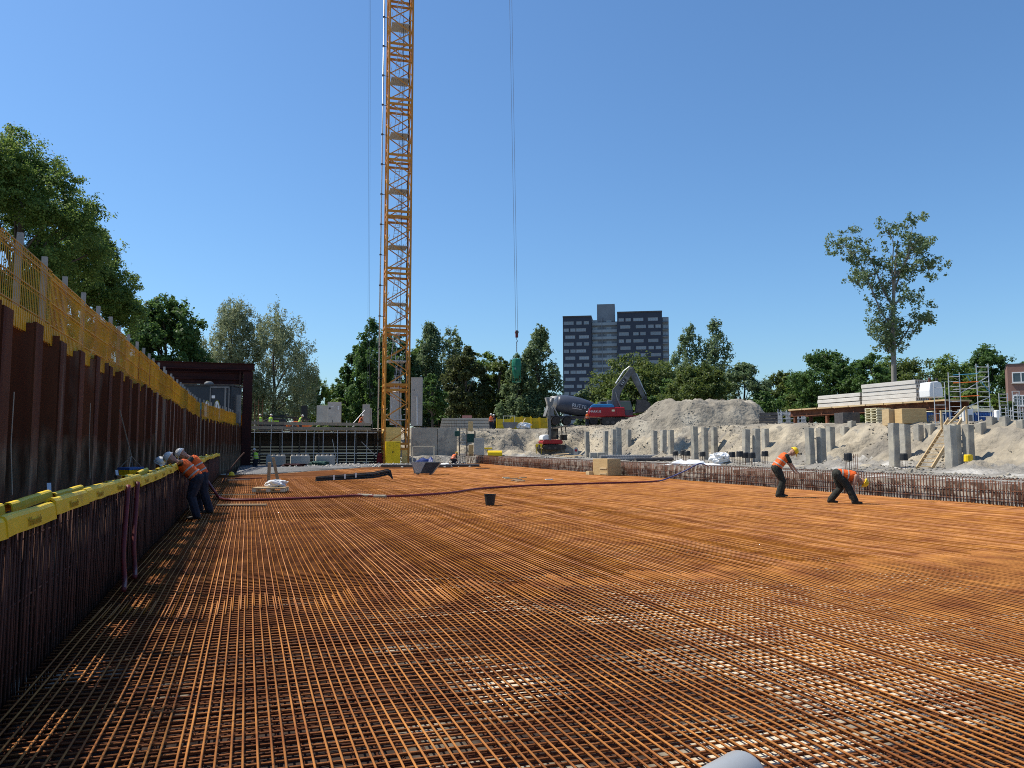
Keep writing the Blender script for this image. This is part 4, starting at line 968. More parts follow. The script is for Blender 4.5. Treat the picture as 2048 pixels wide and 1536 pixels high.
MB().lathe([(0.45, 0), (0.46, 0.2), (0.3, 0.3), (0.1, 0.32)], 12, (-0.9, 1.1, 3.4)).build("roof_fan", M["machine_grey"], t, smooth=True)
gi = pm("graffiti_white", (0.72, 0.72, 0.72), (0.6, 0.6, 0.62), 3, 0.7); go = pm("graffiti_outline", (0.30, 0.26, 0.02), (0.12, 0.12, 0.02), 3, 0.7)
for x, w, h in ((-2.0, 0.36, 0.85), (-1.45, 0.2, 0.6), (-0.55, 0.34, 0.78), (0.5, 0.33, 0.8), (-0.55, 0.30, 0.55), (0.5, 0.30, 0.55)):
    zz = 1.35 if h > 0.6 else 0.35
    yy = -0.07 if x > -0.3 else 0.0
    MB().prism([(x + (w + .09) * math.cos(a) * (1 - .18 * math.sin(a)), zz + (h + .09) * math.sin(a)) for a in np.linspace(0, 6.1, 18)], yy + 0.01, yy + 0.035).build("graffiti", go, t)
    MB().prism([(x + w * math.cos(a) * (1 - .18 * math.sin(a)), zz + h * math.sin(a)) for a in np.linspace(0, 6.1, 18)], yy - 0.01, yy + 0.02).build("graffiti", gi, t)
# upright precast panels on the deck behind
facing_box("wall_panel", "short pale precast wall panel, left of the pair behind the deck", "concrete panel", 632, 655, 811, 845, 77.0, 0.25, M["conc_light"], "upright precast panels")
o = facing_box("wall_panel", "taller pale precast wall panel with two white stickers behind the deck", "concrete panel", 654, 680.5, 804, 845, 76.2, 0.25, M["conc_light"], "upright precast panels")
for x, z in ((0.42, 1.55), (0.42, 1.36)): MB().lathe([(0.085, 0), (0.085, 0.02)], 10, (x, -0.003, z), Matrix.Rotation(R(90), 3, "X")).build("sticker", M["white"], o)
MB().box((-0.2, -0.01, 1.6), (0.26, 0.015, 0.06)).build("sticker", M["white"], o)
MB().lathe([(0.1, 0), (0.1, 0.02)], 10, (-0.45, -0.003, 1.4), Matrix.Rotation(R(90), 3, "X")).build("lifting_socket", M["dark_steel"], o)
o = facing_box("wall_panel", "narrow pale precast panel left of the crane mast", "concrete panel", 724, 738, 809, 848, 78.0, 0.25, M["conc_light"], "upright precast panels")
MB().tube((-0.35, -0.4, 0.2), (-1.3, -0.2, -0.3), 0.04, 6).tube((-0.1, -0.1, 1.4), (-1.1, -1.0, 0.0), 0.04, 6).build("push_pull_prop", M["galv"], o)
facing_box("wall_panel", "small stepped edge of precast panel beside the narrow one", "concrete panel", 739, 742, 816, 848, 78.3, 0.3, M["conc_light"], "upright precast panels")
facing_box("wall_panel", "tall pale precast panel seen through the crane mast", "concrete panel", 779, 801, 763, 850, 80.0, 0.25, M["conc_light"], "upright precast panels")
o = facing_box("wall_panel", "tallest pale precast panel right of the crane mast", "concrete panel", 821, 843.5, 755, 852, 79.0, 0.28, M["conc_light"], "upright precast panels")
b = MB().tube((0.05, -0.05, 3.2), (0.25, -1.3, 0.1), 0.045, 6); b.build("push_pull_prop", M["galv"], o)
MB().lathe([(0.06, 0), (0.06, 0.02)], 8, (-0.25, -0.003, 3.7), Matrix.Rotation(R(90), 3, "X")).build("lifting_socket", M["dark_steel"], o)
# machine parked on the deck behind the lime workers
mp = at(563, 843, 86); mp.z = 3.0
t = thing("piling_machine", "black and yellow machine with folded booms behind the deck workers", "machine", mp, VIEW)
MB().prism([(-2.3, 0.5), (-2.0, 1.3), (-1.0, 1.75), (0.2, 1.6), (0.6, 0.6), (0.4, 0.4), (-2.2, 0.4)], -0.8, 0.8).build("body", M["black"], t, bevel=0.06)
MB().box((-0.5, -0.83, 1.2), (0.95, 0.05, 0.4)).build("side_panel", M["lime"], t)
MB().prism([(0.6, 0.5), (0.8, 1.1), (1.6, 1.35), (3.0, 1.15), (3.3, 0.9), (2.9, 0.5)], -0.7, 0.7).build("rear_body", M["orange_tube"], t, bevel=0.05)
MB().beam((-1.6, 0, 2.0), (3.2, 0, 1.55), 0.25, 0.16).beam((-1.9, 0.4, 1.7), (0.6, 0.4, 2.1), 0.2, 0.15).build("boom", M["black"], t)
for x in (-1.6, 0.0, 1.6): MB().lathe([(0.2, -0.2), (0.45, -0.2), (0.45, 0.2), (0.2, 0.2)], 14, (x, -0.75, 0.45), Matrix.Rotation(R(90), 3, "X")).build("wheel", M["rubber"], t)
facing_box("brick_hut", "small reddish brick hut half hidden behind the dark machine", "hut", 584, 604, 812, 842, 104, 2.5, M["brick"])
facing_box("dark_skip", "black container standing behind the green vest worker", "container", 601, 610, 811, 838, 90, 0.8, M["black"])
# vertical rebar cage at left of the deck
t = thing("rebar_cage", "slim rusty rebar cage standing at the left end of the deck", "rebar cage", (0.5, YW + 1.5, 3.0))
for x in (0, 0.35, 0.7):
    for y in (0, 0.3): MB().tube((x, y, 0), (x, y, 2.9), 0.016, 5).build("upright_bar", M["rust_wall"], t)
for z in np.arange(0.2, 2.8, 0.3): MB().box((0.35, -0.02, z), (0.75, 0.012, 0.012)).box((0.35, 0.32, z), (0.75, 0.012, 0.012)).build("tie_bar", M["rust_wall"], t)
# grey concrete wall right of the crane
p0 = on(822, 924, 0); t = thing("concrete_wall", "light grey cast concrete wall right of the crane foot", "concrete wall", (p0.x, p0.y, -0.2), R(-3))
W = (915 - 822) * (p0.x * SY + p0.y * CY) / FOC; Hh = at(868, 855, p0.x * SY + p0.y * CY).z + 0.2
for k in range(2): MB().box((W * (0.28 + 0.5 * k) if k == 0 else W * 0.785, 0.2, Hh / 2), (W * (0.56 if k == 0 else 0.425), 0.4, Hh - 0.02 * k)).build("wall_section", M["conc"], t, bevel=0.015)
for k in range(4):
    for z in (0.8, 2.2): MB().lathe([(0.045, 0), (0.045, 0.012)], 8, (0.5 + k * 1.1, -0.001, z), Matrix.Rotation(R(90), 3, "X")).build("tie_hole", M["dark_steel"], t)
for k in range(18): MB().tube((0.15 + k * 0.24, 0.2, Hh - 0.05), (0.15 + k * 0.24 + random.uniform(-.05, .05), 0.2, Hh + random.uniform(0.1, 0.32)), 0.012, 4).build("starter_bar", M["rust_wall"], t)
# stair tower at the wall end
p = on(933, 916, 0.4); p.z = 0.5; t = thing("stair_tower", "dark scaffold stair tower at the right end of the concrete wall", "stair tower", p, VIEW)
for x in (-0.75, 0.0, 0.8):
    for y in (0, 1.1): MB().tube((x, y, 0), (x, y, 2.9 if x < 0.5 else 2.6), 0.035, 6).build("standard", M["dark_steel"], t)
for z in np.arange(0.25, 2.6, 0.33): MB().box((-0.35, 0.3, z), (0.8, 0.28, 0.03)).build("step", M["galv"], t)
MB().box((0.4, 1.0, 1.9), (0.9, 0.03, 0.9)).build("side_net", M["stair_green"], t)
MB().box((-0.95, 0.0, 2.35), (0.5, 0.3, 0.55)).build("hanging_sack", M["stair_green"], t, bevel=0.06)
MB().box((0.45, -0.1, 0.6), (0.5, 0.06, 1.2)).build("timber_panel", M["ply"], t)
MB().box((0.35, 0.9, 3.1), (0.5, 0.06, 1.0)).build("timber_panel", M["ply"], t)
facing_box("concrete_footing", "pale square concrete footing right of the stair tower", "concrete block", 948, 968, 876, 910, 76, 1.0, M["conc_light"])
# beam stack, yellow formwork
z0 = at(930, 858, 95).z
for i in range(4):
    c = at(934, 890, 95); w = (990 - 882) * 95 / FOC
    tag(MB().box((0, 0.6, 0.17), (w * (1 - 0.02 * i), 1.2, 0.3)).build("concrete_beam", M["conc_light"], None, (c.x, c.y, z0 + i * 0.34), VIEW, bevel=0.02), ("lowest", "second lowest", "second highest", "topmost")[i] + " long concrete beam in the stack right of the stair tower", "concrete beam", "stacked concrete beams")
facing_box("pink_crate", "faded pink crate on top of the concrete beam stack", "crate", 924, 943, 831, 845, 96, 0.8, M["pink"])
t = thing("starter_cage", "thin rusty bars standing in front of the concrete beam stack", "rebar cage", ground(905, 84, 3.0), VIEW)
for i in range(14): MB().tube((-1.8 + i * 0.28, 0, 0), (-1.8 + i * 0.28 + random.uniform(-.04, .04), 0, random.uniform(0.9, 1.5)), 0.014, 4).build("bar", M["rust_wall"], t)
for z in (0.5, 0.85): MB().box((0, 0.02, z), (4.2, 0.015, 0.015)).build("bar", M["rust_wall"], t)
for i, (x0, x1, y0, y1) in enumerate(((992, 1023, 838, 859), (1023.5, 1043, 834, 858), (1043.5, 1062, 834, 858), (1062.5, 1079, 836, 857), (1079.5, 1096, 836, 857))):
    d = 94 + 0.4 * i; c = at((x0 + x1) / 2, 890, d); w = (x1 - x0) * d / FOC; z1 = at(1000, y0, d).z; zz0 = at(1000, y1, d).z
    t = thing("formwork_panel", ("leftmost", "second", "middle", "fourth", "rightmost")[i] + " yellow steel formwork panel standing on the bank" + ("" if i in (0, 2, 4) else " from the left"), "formwork panel", (c.x, c.y, zz0), VIEW, "yellow formwork panels")
    MB().box((0, 0.05, (z1 - zz0) / 2), (w, 0.08, z1 - zz0)).build("plate", M["yellow_plate"], t)
    for sx in (-1, 1): MB().box((sx * (w / 2 - 0.05), -0.03, (z1 - zz0) / 2 + 0.08), (0.09, 0.12, z1 - zz0 + 0.1)).build("upright_rib", M["yellow"], t)
    MB().box((0, -0.02, (z1 - zz0) * 0.5), (w * 0.9, 0.06, 0.06)).build("cross_rib", M["yellow_plate"], t)

# ================================================================== APARTMENT TOWER
TD = 300.0
tb = at(1232, 890, TD); tb.z = 2.9
tw_ = thing("apartment_tower", "dark high-rise apartment block with pale window bands and grey centre", "building", tb, VIEW - R(9))
sc_ = TD / FOC
HT = at(1232, 628, TD).z - 2.9
FH = 14.35 * sc_
def wing(x0, x1, h, y, dep, mat, name="wall"):
    return MB().box(((x0 + x1) / 2 * sc_, y + dep / 2, h / 2), ((x1 - x0) * sc_, dep, h)).build(name, mat, tw_)
wing(-105, -47, HT - 0.8, 0, 12, M["facade"]); wing(5, 94, HT + 0.4, 0, 12, M["facade"])
wing(-46.8, 4.8, HT - 2.6, 2.4, 9, M["facade_grey"]); wing(94.2, 107, HT - 1.6, 0.8, 10, M["facade_grey"])
MB().box((-18 * sc_, 6, HT + 1.0), (36 * sc_, 7, 7.0)).build("lift_house", M["facade_grey"], tw_)
MB().box((-76 * sc_, 5.9, HT - 0.6), (58.6 * sc_, 12.3, 0.5)).build("parapet", M["dark_steel"], tw_)
MB().box((49.5 * sc_, 5.9, HT + 0.6), (89.6 * sc_, 12.3, 0.5)).build("parapet", M["dark_steel"], tw_)
def win_mesh(w, h, n):
    b = MB(); fr = 0.10
    b.box((0, 0, h / 2 - fr / 2), (w, 0.2, fr)); b.box((0, 0, -h / 2 + fr / 2), (w, 0.2, fr))
    for i in range(n + 1): b.box((-w / 2 + fr / 2 + i * (w - fr) / n, 0, 0), (fr, 0.2, h - 2 * fr))
    return b.mesh("window", M["frame"]), MB().box((0, 0.05, 0), (w - 0.1, 0.06, h - 0.1)).mesh("pane", M["bglass"])
wm = {k: win_mesh(w * sc_, 6.6 * sc_, n) for k, (w, n) in {"s": (10.5, 2), "l": (20, 4), "m": (17, 3)}.items()}
lay_l = ((("l", -93), ("s", -72), ("s", -57)), (("s", -98), ("s", -84.5), ("l", -68)), (("l", -90), ("l", -62)))
lay_r = ((("s", 13), ("s", 27), ("l", 47), ("l", 76)), (("l", 21), ("l", 52), ("s", 72), ("s", 86)), (("l", 18), ("s", 42), ("s", 56), ("l", 81)))
for fl in range(15):
    z = HT - 13.0 * sc_ - fl * FH
    if z < 2: break
    for k, x in lay_l[fl % 3] + lay_r[(fl + (0 if fl < 3 else 0)) % 3]:
        w = link("window", wm[k][0], tw_, (x * sc_, -0.03, z + (0.1 if x > 0 else -0.7))); link("pane", wm[k][1], w)
    MB().box((-21 * sc_, 1.6, z - 5.0 * sc_), (50 * sc_, 0.12, 5.0 * sc_)).build("balcony", M["balcony"], tw_)
    MB().box((-21 * sc_, 2.0, z - 8.0 * sc_), (51 * sc_, 0.9, 0.22)).build("balcony_slab", M["facade_grey"], tw_)
    for x in (-40, -12): 
        w = link("window", wm["s"][0], tw_, (x * sc_, 2.36, z)); link("pane", wm["s"][1], w)
    MB().box((-26 * sc_, 1.9, z + 1.5 * sc_), (0.3, 0.8, FH * 0.98)).build("balcony_divider", M["facade_grey"], tw_)
    w = link("window", wm["s"][0], tw_, (100.7 * sc_, 0.75, z)); link("pane", wm["s"][1], w)
    MB().box((100.7 * sc_, 0.2, z - 6.0 * sc_), (12.4 * sc_, 1.2, 0.25)).build("balcony_slab", M["facade_grey"], tw_)
# brick house at the right edge
hb_ = at(2019, 830, 92); hb_.z = 2.9
t = thing("brick_house", "brown brick house with white windows at the right edge", "house", hb_, VIEW - R(31))
Hh = at(2019, 730, 92).z - 2.9
MB().box((4.0, 4.0, Hh / 2), (8.0, 8.0, Hh)).build("wall", M["brick"], t)
MB().box((4.0, 4.0, Hh + 0.06), (8.1, 8.1, 0.14)).build("roof_edge", M["dark_steel"], t)
for z in (Hh - 1.55, Hh - 4.3):
    w = MB()
    for zz in (-0.58, 0.58): w.box((1.9, -0.02, z + zz), (2.9, 0.14, 0.12))
    for x in (0.5, 1.35, 2.2, 3.3): w.box((x, -0.02, z), (0.1, 0.14, 1.1))
    w = w.build("window", M["white"], t); MB().box((1.9, 0.0, z), (2.85, 0.06, 1.1)).build("pane", M["glass"], w)
    MB().box((1.9, -0.06, z - 0.72), (3.1, 0.2, 0.08)).build("sill", M["conc_light"], w)

# ================================================================== FOUNDATION PILES
ORD = ("first", "second", "third", "fourth", "fifth", "sixth", "seventh", "eighth", "ninth", "tenth", "eleventh", "twelfth", "thirteenth", "fourteenth", "fifteenth", "sixteenth", "seventeenth", "eighteenth")
def by_x(px, X):            # the point straight along pixel column px on the plane X
    r, f = ray(px, HORIZON); k = X / r.x
    return Vector((X, r.y * k, 0)), k * f
pmesh = []
for v in range(3):
    b = MB(); r3 = random.Random(v); w = 0.20; H = 4.0; rows = 9
    for k in range(rows):
        z = -1.2 + H * k / (rows - 1)
        for (x, y) in ((-w, -w), (w, -w), (w, w), (-w, w)):
            c = 0.035
            for (ax, ay) in (((x, y - math.copysign(c, y))), ((x - math.copysign(c, x), y))) if (x * y > 0) else (((x - math.copysign(c, x), y)), ((x, y - math.copysign(c, y)))):
                b.v.append(Vector((ax + r3.uniform(-.006, .006), ay + r3.uniform(-.006, .006), z + (r3.uniform(-.07, .03) if k == rows - 1 else 0))))
    for k in range(rows - 1):
        for i in range(8): b.f.append([k * 8 + i, k * 8 + (i + 1) % 8, (k + 1) * 8 + (i + 1) % 8, (k + 1) * 8 + i]); b.m.append(0)
    b.f.append(list(range((rows - 1) * 8, rows * 8))); b.m.append(0)
    pmesh.append(b.mesh("concrete_pile", M["conc_pile"]))
front = [(1902, 850), (1788, 846), (1643, 855), (1621, 855), (1512, 857), (1491, 857), (1390, 852), (1326, 860), (1309, 860), (1238, 855), (1210, 862), (1175, 862)]
for i, (px, pt) in enumerate(front):
    X = 31.0 if px not in (1643, 1512, 1309, 1210) else 31.6
    p, d = by_x(px, X); z = at(px, pt, d).z
    o = link("concrete_pile", pmesh[i % 3], None, (p.x, p.y, z - 2.8), random.uniform(-.05, .05))
    o.rotation_euler = (random.uniform(-.025, .025), random.uniform(-.025, .025), random.uniform(-.09, .09))
    tag(o, "tall square concrete pile, %s from the right in the front row" % ORD[i], "concrete pile", "front row of foundation piles")
back = [(2046, 845, 36.5), (2012, 846, 37), (1986, 846, 37), (1963, 845, 36.2), (1937, 848, 33.6), (1911, 848, 33.2), (1862, 848, 36.5), (1838, 848, 36), (1811, 848, 33.2), (1705, 853, 37.5), (1690, 852, 37), (1662, 853, 34.6), (1531, 857, 34.4), (1429, 853, 34.6), (1410, 854, 32.8), (1342, 860, 34), (1258, 858, 34.5), (1228, 858, 32.5)]
for i, (px, pt, X) in enumerate(back):
    p, d = by_x(px, X); z = max(at(px, pt, d).z, zland(p) + 0.35)
    o = link("concrete_pile", pmesh[(i + 1) % 3], None, (p.x, p.y, z - 2.8), random.uniform(-.06, .06))
    tag(o, "concrete pile half buried in the sand bank, %s from the right behind" % ORD[i], "concrete pile", "piles half buried in the bank")

# bar groups with black or yellow caps
def capped_bars(px, py, d, mat, label, w=0.36, n=4, h=0.62, loose=0):
    p = at(px, py, d); zg = zland(p); p.z = zg
    t = thing("capped_starter_bars", label, "capped bars", p, random.uniform(0, 1), "capped starter bars")
    for k in range(n):
        a = 6.28 * k / n + 0.4; MB().tube((0.13 * math.cos(a), 0.13 * math.sin(a), -0.1), (0.13 * math.cos(a), 0.13 * math.sin(a), h), 0.012, 4).build("bar", M["rust_wall"], t)
    MB().lathe([(w * 0.5, h - 0.16), (w * 0.46, h + 0.12), (w * 0.40, h + 0.16), (0.02, h + 0.165)], 12).build("cap", mat, t, smooth=False)
    for k in range(loose): MB().tube((0.4 + 0.1 * k, 0.1, -0.1), (0.4 + 0.1 * k, 0.1, 0.75), 0.011, 4).build("bar", M["rust_wall"], t)
    return t
for px, py, d, lab, lo in ((1696, 918, 33, "black cap on bars in front of the sunlit sand, with loose bars beside", 3), (1367, 914, 52, "black cap right beside the tall front pile near the white sheet", 0), (1375, 917, 50, "second black cap by the front pile near the white sheet", 0), (1405, 908, 51, "black cap between two piles behind the white sheet", 0),
        (1464, 913, 46, "black cap right of the white bag", 1), (1480, 918, 44, "black cap left of the shaded pile pair", 0), (1491, 917, 45, "black cap in front of the shaded pile pair", 0), (1504, 917, 44, "black cap on the right of the shaded pile pair", 2), (1530, 916, 46, "black cap left of the small spoil mound", 0), (1351, 908, 55, "small black cap behind the grey drain pipes", 0), (1808, 925, 35, "wide black cap between the two tall right piles", 2)):
    capped_bars(px, py, d, M["black"], lab, loose=lo, w=0.42 if d > 40 else 0.36)
t = capped_bars(1936, 930, 36.5, M["yellow"], "pair of yellow caps on bars right of the timber stair", w=0.34, n=5, h=0.5)
MB().lathe([(0.17, 0.34), (0.155, 0.62), (0.14, 0.66), (0.02, 0.665)], 12, (0.33, -0.1, 0)).build("cap", M["yellow"], t)
for i, (px, py, d) in enumerate(((1078, 903, 84), (970, 893, 80))):
    p = at(px, py, d); p.z = zland(p); t = thing("yellow_trestle", ("yellow trestle left of the small digger", "yellow trestle in front of the pale footing")[i], "trestle", p, VIEW)
    MB().box((0, 0, 0.95 if i == 0 else 0.8), (0.7 if i == 0 else 1.5, 0.3, 0.3 if i == 0 else 0.16)).build("top", M["yellow"], t, bevel=0.02)
    for x in (-0.25, 0.25): MB().box((x, 0, 0.4), (0.07, 0.07, 0.85)).build("leg", M["yellow_plate"], t)
# timber stair down the bank
A, B = at(1848, 936, 36.5), at(1910, 838, 41.5)
A.z = zland(A) + 0.05
t = thing("timber_stair", "new timber site stair climbing the bank behind the tall pile", "stair", A, math.atan2(B.y - A.y, B.x - A.x))
run = math.hypot(B.x - A.x, B.y - A.y); rise = 2.55
for y in (-0.32, 0.32): MB().beam((0, y, 0.05), (run, y, rise), 0.05, 0.22).build("stringer", M["timber"], t)
for k in range(14):
    f = (k + 0.5) / 14; MB().box((run * f, 0, rise * f + 0.06), (0.26, 0.62, 0.04)).build("tread", M["timber"], t)
t = thing("timber_brace", "raw timber brace frame at the top of the bank under the scaffold", "timber frame", at(1915, 842, 40.5))
t.location.z = 2.7
MB().beam((-0.7, 0, 0), (0.6, 0, 1.0), 0.06, 0.12).build("diagonal", M["timber"], t)
MB().box((0.65, 0, 0.45), (0.1, 0.06, 1.2)).build("post", M["timber"], t)
MB().box((-1.1, 0, 0.35), (0.1, 0.06, 0.9)).build("post", M["timber"], t)

# ================================================================== STORAGE ON THE RIGHT PLATEAU
zp = 4.48
pc, _ = by_x(1740, 41.0); Y0_, Y1_ = 35.5, 50.0
t = thing("steel_platform", "brown steel loading platform with timber edge carrying the concrete slabs", "platform", (41.0, 43, 2.7))
for x in (-0.75, 0.75): ibeam(MB(), (x, Y0_ - 43, zp - 2.7 - 0.35), (x, Y1_ - 43, zp - 2.7 - 0.35), 0.3, 0.45).build("beam", M["rust_wall"], t)
for k in range(9): MB().box((0, Y0_ - 43 + 0.8 + k * 1.6, zp - 2.7 - 0.06), (2.2, 1.5, 0.1)).build("deck_board", M["timber"], t)
for y in (-6.5, -1.5, 3.0, 6.5):
    for x in (-0.75, 0.75): MB().box((x, y, 0.55), (0.2, 0.2, 1.4)).build("leg", M["rust_wall"], t)
def hollow(L, w=1.2, h=0.255):
    b = MB(); b.box((0, L / 2, 0.025), (w, L, 0.05)); b.box((0, L / 2, h - 0.025), (w * 0.96, L, 0.05))
    for k in range(7): b.box((-w / 2 + 0.04 + k * (w - 0.08) / 6 * 0.995, L / 2, h / 2), (0.065 if k not in (0, 6) else 0.08, L - 0.01, h - 0.098))
    return b.mesh("hollow_core_slab", M["slab_grey"])
hs, hl = hollow(4.6), hollow(4.2)
for k in range(5):
    o = link("hollow_core_slab", hs, None, (41.0 + random.uniform(-.03, .03), 38.1 + random.uniform(-.05, .05), zp + 0.03 + k * 0.28))
    tag(o, "concrete hollow slab, %s from the bottom of the right stack on the platform" % ORD[k], "concrete slab", "hollow concrete slabs on the platform")
for k in range(3):
    o = link("hollow_core_slab", hl, None, (41.0 + random.uniform(-.03, .03), 42.95 + random.uniform(-.05, .05), zp + 0.03 + k * 0.30))
    tag(o, "concrete hollow slab, %s from the bottom of the left stack on the platform" % ORD[k], "concrete slab", "hollow concrete slabs on the platform")
for k, y in enumerate((37.7, 38.0)): tag(MB().box((0, 0, 0.75), (0.12, 0.09, 1.5)).build("stake", M["rust_wall"] if k == 0 else M["dark_steel"], None, (40.9 + k * 0.9, y - 0.2, zp)), ("rusty" if k == 0 else "dark") + " steel stake at the right end of the slab stacks", "stake")
# white wrapped bundle
o = MB().prism([(-0.5, 0), (0.5, 0), (0.52, 0.45), (0.4, 0.9), (0.15, 0.97), (-0.42, 0.9), (-0.52, 0.4)], 0, 0.8).build("wrapped_bundle", M["white"], None, (0, 0, 0), VIEW + 0.3, bevel=0.06)
o.location = at(1874, 803, 45.5); o.location.z = zp + 0.03
tag(o, "white plastic wrapped bundle at the right end of the platform", "bundle")
# goods below and around the platform
facing_box("timber_crate", "tan timber crate under the platform, left of the two", "crate", 1780, 1806, 818, 841, 47.5, 0.9, M["timber"], "crates under the platform", bevel=0.02, settle=True)
facing_box("timber_crate", "larger tan timber crate under the platform, right of the two", "crate", 1806.5, 1856, 817, 841, 46.5, 0.9, M["ply"], "crates under the platform", bevel=0.02, settle=True)
t = thing("pallet_stack", "stack of pale pallets under the middle of the platform", "pallets", at(1756, 838, 51)); t.location.z = zland(t.location) - 0.05
for k in range(6):
    for j in range(5): MB().box((-0.5 + 0.25 * j, 0, 0.16 + k * 0.17), (0.2, 1.0, 0.03)).build("slat", M["cream"], t)
    for j in (-0.48, 0, 0.48): MB().box((0, j, 0.08 + k * 0.17), (1.15, 0.1, 0.1)).build("bearer", M["cream"], t)
facing_box("steel_sheet_stack", "dark grey steel sheets stacked under the left of the platform", "steel stack", 1688, 1722, 825, 843, 52, 1.4, M["dark_steel"], settle=True)
q = ground(1540, 72, 0); q.z = zland(q) - 0.05
for i in range(5):
    tag(MB().box((0, 0, 0.14), (1.9 - 0.05 * i, 0.9, 0.24)).build("steel_beam", M["dark_steel"], None, (q.x, q.y, q.z + 0.29 * i), VIEW - 0.35, bevel=0.01), "dark steel beam, %s from the bottom of the stack right of the sand heap" % ORD[i], "steel beam", "dark steel beams stacked right of the heap")
t = thing("scaffold_frame_stack", "pile of folded grey scaffold frames left of the platform", "scaffold frames", at(1588, 842, 62), VIEW); t.location.z = zland(t.location) - 0.05
for k in range(6):
    b = MB(); y = 0.18 * k; dz = 0.12 * (k % 3)
    for x in (-0.95, -0.3, 0.4, 0.95): b.tube((x, y, 0.1), (x, y, 1.05 + dz + random.uniform(-.2, .2)), 0.03, 5)
    for z in (0.3, 0.6, 0.9 + dz): b.tube((-1.0, y, z), (1.0, y, z + random.uniform(-.05, .05)), 0.025, 5)
    b.build("frame", M["galv"], t)
# aluminium scaffold tower
def ladder_frame(b, x0, x1, y, z0, z1, step=0.28):
    for x in (x0, x1): b.tube((x, y, z0), (x, y, z1), 0.027, 6)
    z = z0 + 0.25
    while z < z1: b.tube((x0, y, z), (x1, y, z), 0.02, 5); z += step
sp = at(1942, 835, 43); t = thing("scaffold_tower", "open aluminium scaffold tower with orange and blue braces", "scaffold", (sp.x, sp.y, 2.75), VIEW + 0.05)
k_ = 43 / FOC
zt = lambda py: at(1930, py, 43).z - 2.75
b = MB(); ladder_frame(b, -43 * k_, -20 * k_, 0, 0, zt(745)); b.build("end_frame", M["alu"], t)
b = MB(); ladder_frame(b, 18 * k_, 43 * k_, 0.1, 0, zt(727)); b.build("end_frame", M["alu"], t)
b = MB(); ladder_frame(b, -43 * k_, -20 * k_, 1.4, 0, zt(760), 0.5); b.build("end_frame", M["alu"], t)
for z, m in ((765, "orange_tube"), (793, "orange_tube"), (749, "blue_tube"), (778, "alu")): MB().tube((-32 * k_, 0.05, zt(z + 1)), (20 * k_, 0.05, zt(z - 2)), 0.024, 5).build("horizontal_brace", M[m], t)
for a, c, m in (((-20, 786), (40, 752), "alu"), ((-2, 812), (40, 794), "alu"), ((-35, 828), (5, 808), "alu"), ((-5, 752), (2, 763), "blue_tube"), ((22, 762), (42, 785), "blue_tube"), ((0, 812), (12, 830), "alu")):
    MB().tube((a[0] * k_, -0.03, zt(a[1])), (c[0] * k_, -0.03, zt(c[1])), 0.022, 5).build("diagonal_brace", M[m], t)
# containers and boards behind it
t = thing("blue_container", "blue corrugated container behind the scaffold tower", "container", ground(1925, 58, 3.05), VIEW)
MB().box((0, 1.2, 0.55), (5.2, 2.2, 1.1)).build("body", M["container_blue"], t)
for k in range(26): MB().box((-2.55 + k * 0.204, 0.08, 0.55), (0.1, 0.06, 1.0)).build("corrugation", M["container_blue"], t)
for k, (x0, x1, y0, y1, d) in enumerate(((1868, 1992, 817, 823, 56.0), (1895, 1962, 811, 817, 56.4))):
    facing_box("insulation_board", ("long lower" if k == 0 else "shorter upper") + " cream insulation board lying on the blue container", "board", x0, x1, y0, y1, d, 0.9, M["cream"])
o = facing_box("white_cabinet", "white upright cabinet behind the scaffold tower foot", "cabinet", 1930, 1950, 818, 838, 50, 0.5, M["white"], settle=True)
MB().box((0.12, -0.02, 0.33), (0.22, 0.03, 0.5)).build("door_panel", M["machine_grey"], o)
facing_box("white_tarp_roll", "white tarpaulin heap left of the scaffold tower foot", "tarpaulin", 1868, 1891, 829, 836, 50, 0.6, M["white"], bevel=0.08, settle=True)
for i, (x0, x1, y0) in enumerate(((2000, 2017, 791), (2027, 2041, 788), (2036, 2062, 792))):
    c = at((x0 + x1) / 2, 836, 46 + i); t = thing("ladder_scaffold", ("single aluminium ladder frame left of the frame rack at the right edge", "left aluminium ladder frame in the rack at the right edge", "right aluminium ladder frame in the rack at the right edge")[i], "scaffold frame", (c.x, c.y, zland(c) - 0.03), VIEW, "aluminium frames at the right edge")
    b = MB(); w = (x1 - x0) * 46 / FOC; ladder_frame(b, -w / 2, w / 2, 0, 0, at(2000, y0, 46 + i).z - 2.8, 0.22); ladder_frame(b, -w / 2, w / 2, 0.7, 0, 1.1, 0.3)
    b.build("frame", M["alu"], t)
facing_box("white_sack", "white sack at the foot of the single ladder frame", "sack", 1996, 2003, 820, 836, 45, 0.3, M["white"], bevel=0.06, settle=True)

